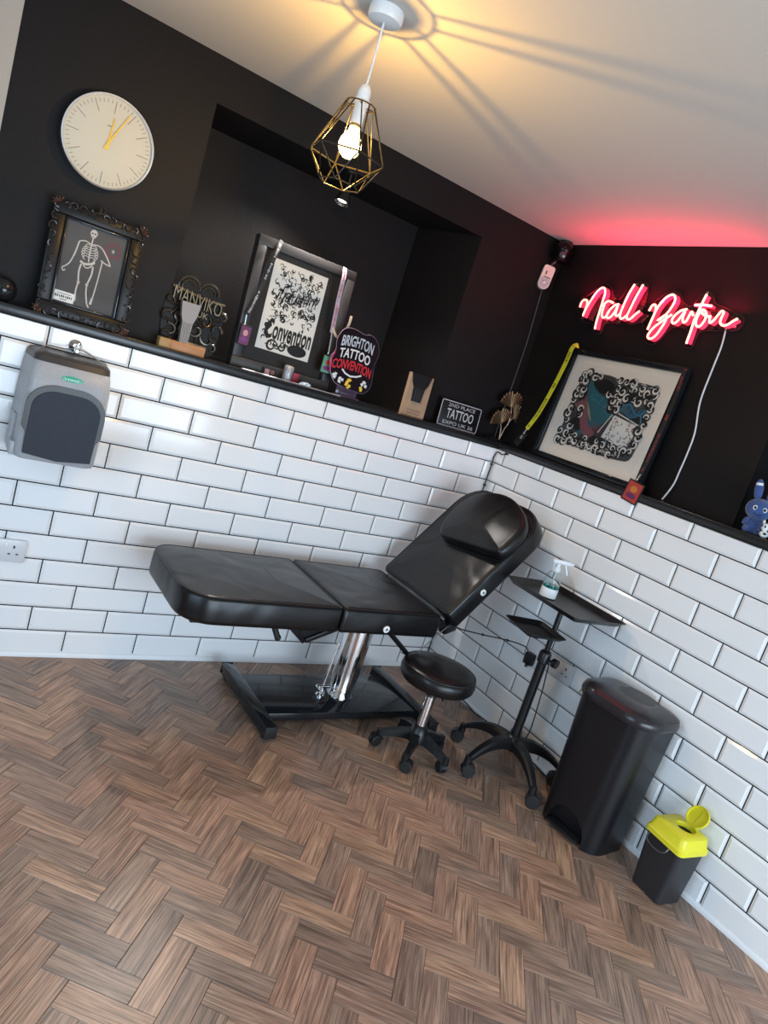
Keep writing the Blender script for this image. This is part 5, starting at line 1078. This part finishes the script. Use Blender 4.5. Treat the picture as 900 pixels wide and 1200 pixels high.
b = B(); b.tube(crom([(0.088, -1.004, S + 0.775), (0.092, -1.012, S + 0.70), (0.094, -1.01, S + 0.60), (0.094, -1.012, S + 0.46), (0.094, -1.042, S + 0.33), (0.093, -1.046, S + 0.24), (0.094, -1.042, S + 0.16), (0.09, -1.04, S + 0.09), (0.06, -1.035, LZ + 0.004)]), 0.0036, 8)
tag(obj('neon_cable', b, mat('white_cable', (0.7, 0.68, 0.68), 0.35)), 'white cable drooping from the neon sign down to the ledge', 'cable')

# ================================================================== BIG FRAMED PRINT (right wall, leaning)
bf = thing('wave_picture', 'black framed print of a fish in curling waves leaning on the right wall', 'picture', (0.038, -0.576, LZ), (math.radians(-4.2), 0, -PI / 2 - math.radians(1.0)))
QW, QH = 0.70, 0.575
b = B(); e = 0.028
for (cx, cz, lx, lz) in ((0, e / 2, QW, e), (0, QH - e / 2, QW, e), (-QW / 2 + e / 2, QH / 2, e, QH - 2 * e), (QW / 2 - e / 2, QH / 2, e, QH - 2 * e)): b.box((cx, 0, cz), (lx, 0.032, lz), 0.003)
obj('frame', b, BLACKGLOSS, bf)
b = B(); b.box((0, 0.006, QH / 2), (QW - 0.05, 0.006, QH - 0.05)); mo = obj('cream_mount', b, mat('cream_mount_card', (0.88, 0.82, 0.75), 0.7), bf)
AW0, AW1, AZ0, AZ1 = -0.252, 0.252, 0.098, 0.485
b = B(); b.poly([(AW0 - 0.03, AZ0 - 0.03), (AW1 + 0.03, AZ0 - 0.03), (AW1 + 0.03, AZ1 + 0.03), (AW0 - 0.03, AZ1 + 0.03)], 0.0026); obj('art_paper', b, mat('cream_paper', (0.84, 0.79, 0.73), 0.7), mo)
b = B(); y = 0.0022; rr = random.Random(31)
GB, DG, MG, LG, TEAL, BLU, PNK, SND, RED2 = range(9)
AM = [mat('art_black', (0.012, 0.012, 0.014), 0.6), mat('art_charcoal', (0.05, 0.05, 0.055), 0.6), mat('art_grey', (0.2, 0.19, 0.19), 0.6), mat('art_white', (0.82, 0.8, 0.77), 0.6), mat('art_teal', (0.03, 0.14, 0.18), 0.6), mat('art_blue', (0.05, 0.22, 0.36), 0.6), mat('art_dusky_pink', (0.26, 0.1, 0.12), 0.6), mat('art_sand', (0.36, 0.28, 0.2), 0.6), mat('art_red', (0.3, 0.05, 0.06), 0.6)]
b.mi = DG
blob = crom([(-0.235, 0.115), (-0.15, 0.103), (-0.05, 0.108), (0.06, 0.1), (0.17, 0.104), (0.235, 0.12), (0.245, 0.2), (0.235, 0.29), (0.245, 0.38), (0.23, 0.46), (0.12, 0.472), (0.03, 0.465), (-0.07, 0.478), (-0.18, 0.47), (-0.24, 0.45), (-0.23, 0.37), (-0.245, 0.28), (-0.235, 0.2)], 3, True)
b.poly([(p.x, p.y) for p in blob], y); y -= 0.0002
b.mi = GB
for (cx, cz, rx, rz_) in ((-0.08, 0.42, 0.07, 0.035), (0.03, 0.36, 0.05, 0.06), (-0.12, 0.22, 0.07, 0.04), (0.12, 0.42, 0.07, 0.03), (0.0, 0.15, 0.09, 0.03), (0.16, 0.3, 0.06, 0.04), (-0.19, 0.38, 0.03, 0.05)):
    b.poly([(cx + rx * math.cos(2 * PI * k / 18), cz + rz_ * math.sin(2 * PI * k / 18)) for k in range(18)], y)
y -= 0.0002
b.mi = TEAL; b.poly([(p.x, p.y) for p in crom([(-0.17, 0.45), (-0.13, 0.41), (-0.06, 0.375), (0.03, 0.35), (0.09, 0.33), (0.03, 0.27), (-0.02, 0.22), (-0.06, 0.2), (-0.1, 0.24), (-0.13, 0.32), (-0.165, 0.39)], 3, True)], y)
b.poly([(0.0, 0.37), (0.05, 0.45), (0.058, 0.4), (0.05, 0.35)], y); b.poly([(-0.15, 0.165), (-0.075, 0.215), (-0.055, 0.2), (-0.12, 0.15)], y - 0.0003); y -= 0.0002
b.mi = BLU
for k in range(16):
    x = 0.08 + k * 0.009; b.ribbon([(x, 0.335 - 0.03 * math.sin(k * 0.22)), (x + 0.015, 0.38 - 0.035 * math.sin(k * .2) + 0.01 * (k % 3))], [0.006, 0.001], y)
for k in range(26):
    f = rr.random(); cx, cz = -0.13 + f * 0.19, 0.385 - f * 0.09 + rr.uniform(-.03, .015); b.poly([(cx + 0.006 * math.cos(q), cz + 0.004 * math.sin(q)) for q in (0, 1.2, 2.4, 3.6, 4.8)], y)
b.ribbon([(0.07, 0.35), (0.12, 0.365), (0.16, 0.33), (0.2, 0.325), (0.215, 0.29)], 0.008, y); b.mi = PNK; y -= 0.0002
b.poly([(p.x, p.y) for p in crom([(-0.155, 0.36), (-0.13, 0.31), (-0.1, 0.26), (-0.07, 0.22), (-0.02, 0.195), (-0.04, 0.165), (-0.09, 0.175), (-0.13, 0.22), (-0.155, 0.29)], 3, True)], y)
b.poly([(-0.225, 0.29), (-0.17, 0.335), (-0.15, 0.32), (-0.17, 0.3)], y); b.mi = SND; b.ribbon([(-0.135, 0.33), (-0.1, 0.28), (-0.07, 0.245)], [0.004, 0.016, 0.004], y - 0.0001)
b.mi = RED2; y -= 0.0002
for k in range(5): b.ribbon([(-0.045 + k * 0.016, 0.25 - k * 0.004), (-0.05 + k * 0.015, 0.22), (-0.035 + k * 0.013, 0.195)], [0.001, 0.006, 0.001], y)
b.mi = LG
b.poly([(0.055, 0.3), (0.215, 0.275), (0.19, 0.16), (0.03, 0.185)], y); b.ribbon([(0.0, 0.2), (0.05, 0.318), (0.22, 0.278)], 0.006, y - 0.0001); y -= 0.0002
for k in range(60):
    b.mi = rr.choice((PNK, MG, TEAL, DG, LG, MG)); cx, cz = rr.uniform(0.045, 0.2), rr.uniform(0.17, 0.285); a = rr.uniform(0, 6.3)
    b.ribbon([(cx, cz), (cx + 0.014 * math.cos(a), cz + 0.014 * math.sin(a)), (cx + 0.02 * math.cos(a + .6), cz + 0.02 * math.sin(a + .6))], [0.001, 0.006, 0.001], y)
y -= 0.0002
def wave(cx, cz, r, a0, s, k):
    yy = y - 0.0000025 * k
    b.mi = GB; b.poly([(cx + r * 1.02 * math.cos(q), cz + r * 1.02 * math.sin(q)) for q in [2 * PI * j / 12 for j in range(12)]], yy)
    b.mi = LG; spiral(b, cx, cz, r * 0.88, a0, s, r * 0.36, yy - 0.000001, 1.0, 14)
    b.mi = MG; b.ribbon([(cx + r * 1.1 * math.cos(a0 + q), cz + r * 1.1 * math.sin(a0 + q)) for q in (2.2, 2.8, 3.4, 4.0)], [0.0006, r * 0.12, r * 0.12, 0.0006], yy - 0.000002)
k = 0
for gx in range(14):
    for gz in range(11):
        cx, cz = -0.226 + gx * 0.0348 + rr.uniform(-.010, .010), 0.122 + gz * 0.0335 + rr.uniform(-.009, .009)
        fish = abs((cx + 0.06) * 0.8 + (cz - 0.3) * 0.75) < 0.085 and -0.19 < cx < 0.1 and 0.17 < cz < 0.44
        glow = 0.06 < cx < 0.21 and 0.29 < cz < 0.38
        card = 0.03 < cx < 0.21 and 0.17 < cz < 0.3
        dark = (cx + 0.06) ** 2 / 0.07 ** 2 + (cz - 0.43) ** 2 / 0.04 ** 2 < 1 or (cx + 0.14) ** 2 / 0.05 ** 2 + (cz - 0.215) ** 2 / 0.04 ** 2 < 1
        if fish or glow or card or dark: continue
        if rr.random() < 0.12: continue
        k += 1; wave(cx, cz, rr.uniform(0.016, 0.028), rr.uniform(0, 6.3), rr.choice((-1, 1)), k)
y -= 0.001
b.mi = LG
for k in range(30): x = rr.uniform(-0.23, 0.22); z = rr.choice((rr.uniform(0.105, 0.13), rr.uniform(0.455, 0.47))); b.ribbon([(x, z), (x + 0.02, z + 0.006), (x + 0.035, z)], [0.001, 0.003, 0.001], y)
obj('wave_print', b, AM, mo)
b = B(); b.faces([(-QW / 2 + e, -0.008, e), (QW / 2 - e, -0.008, e), (QW / 2 - e, -0.008, QH - e), (-QW / 2 + e, -0.008, QH - e)], [(0, 1, 2, 3)]); obj('cover_glass', b, COVER, bf)

lanyard('bright yellow lanyard over the left edge of the wave picture', [(0.062, -0.262, S + 0.60), (0.035, -0.253, S + 0.585), (0.034, -0.243, S + 0.5), (0.025, -0.225, S + 0.36), (0.012, -0.2, S + 0.22), (0.0, -0.168, S + 0.125)], mat('yellow_strap', (0.62, 0.6, 0.03), 0.5), 0.026, ((0.0, -0.168, S + 0.125), (0.0, -0.16, S + 0.1)), (0.002, -0.145, S + 0.068), 0.04, 0.085, [LBLK, DARK, mat('silver_print', (0.2, 0.2, 0.22), 0.4), DARK], nrm=(-1, 0, 0), stripes=BLACKINK, tilt=math.radians(30), rz=-PI / 2)
lanyard('black and red lanyard with an orange-red badge, right edge of the wave picture', [(0.08, -0.915, S + 0.585), (0.048, -0.918, S + 0.57), (0.046, -0.922, S + 0.48), (0.034, -0.926, S + 0.34), (0.018, -0.93, S + 0.2), (0.0, -0.93, S + 0.09)], LBLK, 0.02, ((0.0, -0.93, S + 0.09), (-0.008, -0.93, S + 0.065)), (-0.014, -0.935, S + 0.008), 0.088, 0.098, [DARK, REDP, ORAP, MAG], nrm=(-1, 0, 0), stripes=REDP, tilt=math.radians(8), rz=-PI / 2)

# ================================================================== SOFT TOY AND FIGURE IN THE NICHE
ty = thing('plush_rabbit', 'blue plush toy rabbit with a white band on one ear, on the right ledge', 'toy', (0.05, -1.452, LZ), (0, 0, math.radians(-58)))
PLU = mat('blue_plush', (0.035, 0.075, 0.22), 0.95, var=0.25, vscale=60, bump=0.5, bscale=200, sheen=0.5)
b = B(); b.lathe([(0, 0.0), (0.022, 0.002), (0.03, 0.014), (0.03, 0.032), (0.024, 0.05), (0.014, 0.06), (0, 0.062)], (0, 0, 0), 20); obj('body', b, PLU, ty)
b = B(); b.ell((0, -0.002, 0.094), (0.048, 0.04, 0.042)); obj('head', b, PLU, ty)
for s in (-1, 1):
    b = B(); b.ell((s * 0.026, 0.004, 0.165), (0.0155, 0.011, 0.042), 16, 12, (0, s * 0.18, 0)); er = obj('ear', b, PLU, ty)
    b = B(); b.lathe([(0.0125, -0.004), (0.0135, -0.004), (0.0122, 0.006), (0.0112, 0.006)], (s * 0.0305, 0.004, 0.186), 16, (s * 0.18, 0, 1)); o = obj('ear_band', b, mat('white_felt', (0.75, 0.75, 0.75), 0.9), er)
    b = B(); b.ell((s * 0.02, -0.02, 0.012), (0.013, 0.018, 0.012)); obj('foot', b, PLU, ty)
    b = B(); b.ell((s * 0.029, -0.012, 0.042), (0.009, 0.011, 0.02), 14, 10, (0.5, s * -0.4, 0)); obj('arm', b, PLU, ty)
    b = B(); b.ell((s * 0.017, -0.0375, 0.098), (0.0085, 0.004, 0.0095)); ey = obj('eye', b, mat('white_felt', (0.75, 0.75, 0.75), 0.9), ty); b = B(); b.ell((s * 0.017, -0.0405, 0.098), (0.005, 0.0025, 0.006)); obj('pupil', b, DARK, ey)
b = B(); b.tube([(-0.016, -0.0385, 0.078), (0, -0.041, 0.073), (0.016, -0.0385, 0.078)], 0.0012, 6); obj('stitched_mouth', b, DARK, ty)
wf = thing('white_figurine', 'small white and black figurine beside the blue plush toy', 'figurine', (0.012, -1.525, LZ))
b = B(); b.ell((0, 0, 0.014), (0.02, 0.016, 0.014)); b.ell((-0.002, 0.004, 0.04), (0.015, 0.014, 0.016)); b.ell((-0.004, 0.014, 0.058), (0.005, 0.005, 0.008)); b.ell((-0.004, -0.006, 0.058), (0.005, 0.005, 0.008)); obj('figure_body', b, mat('glossy_white', (0.7, 0.72, 0.7), 0.25), wf)
b = B(); b.ell((-0.014, 0.009, 0.042), (0.003, 0.004, 0.005)); b.ell((-0.014, -0.001, 0.042), (0.003, 0.004, 0.005)); b.ell((-0.012, -0.008, 0.016), (0.008, 0.006, 0.005)); obj('black_patches', b, DARK, wf)
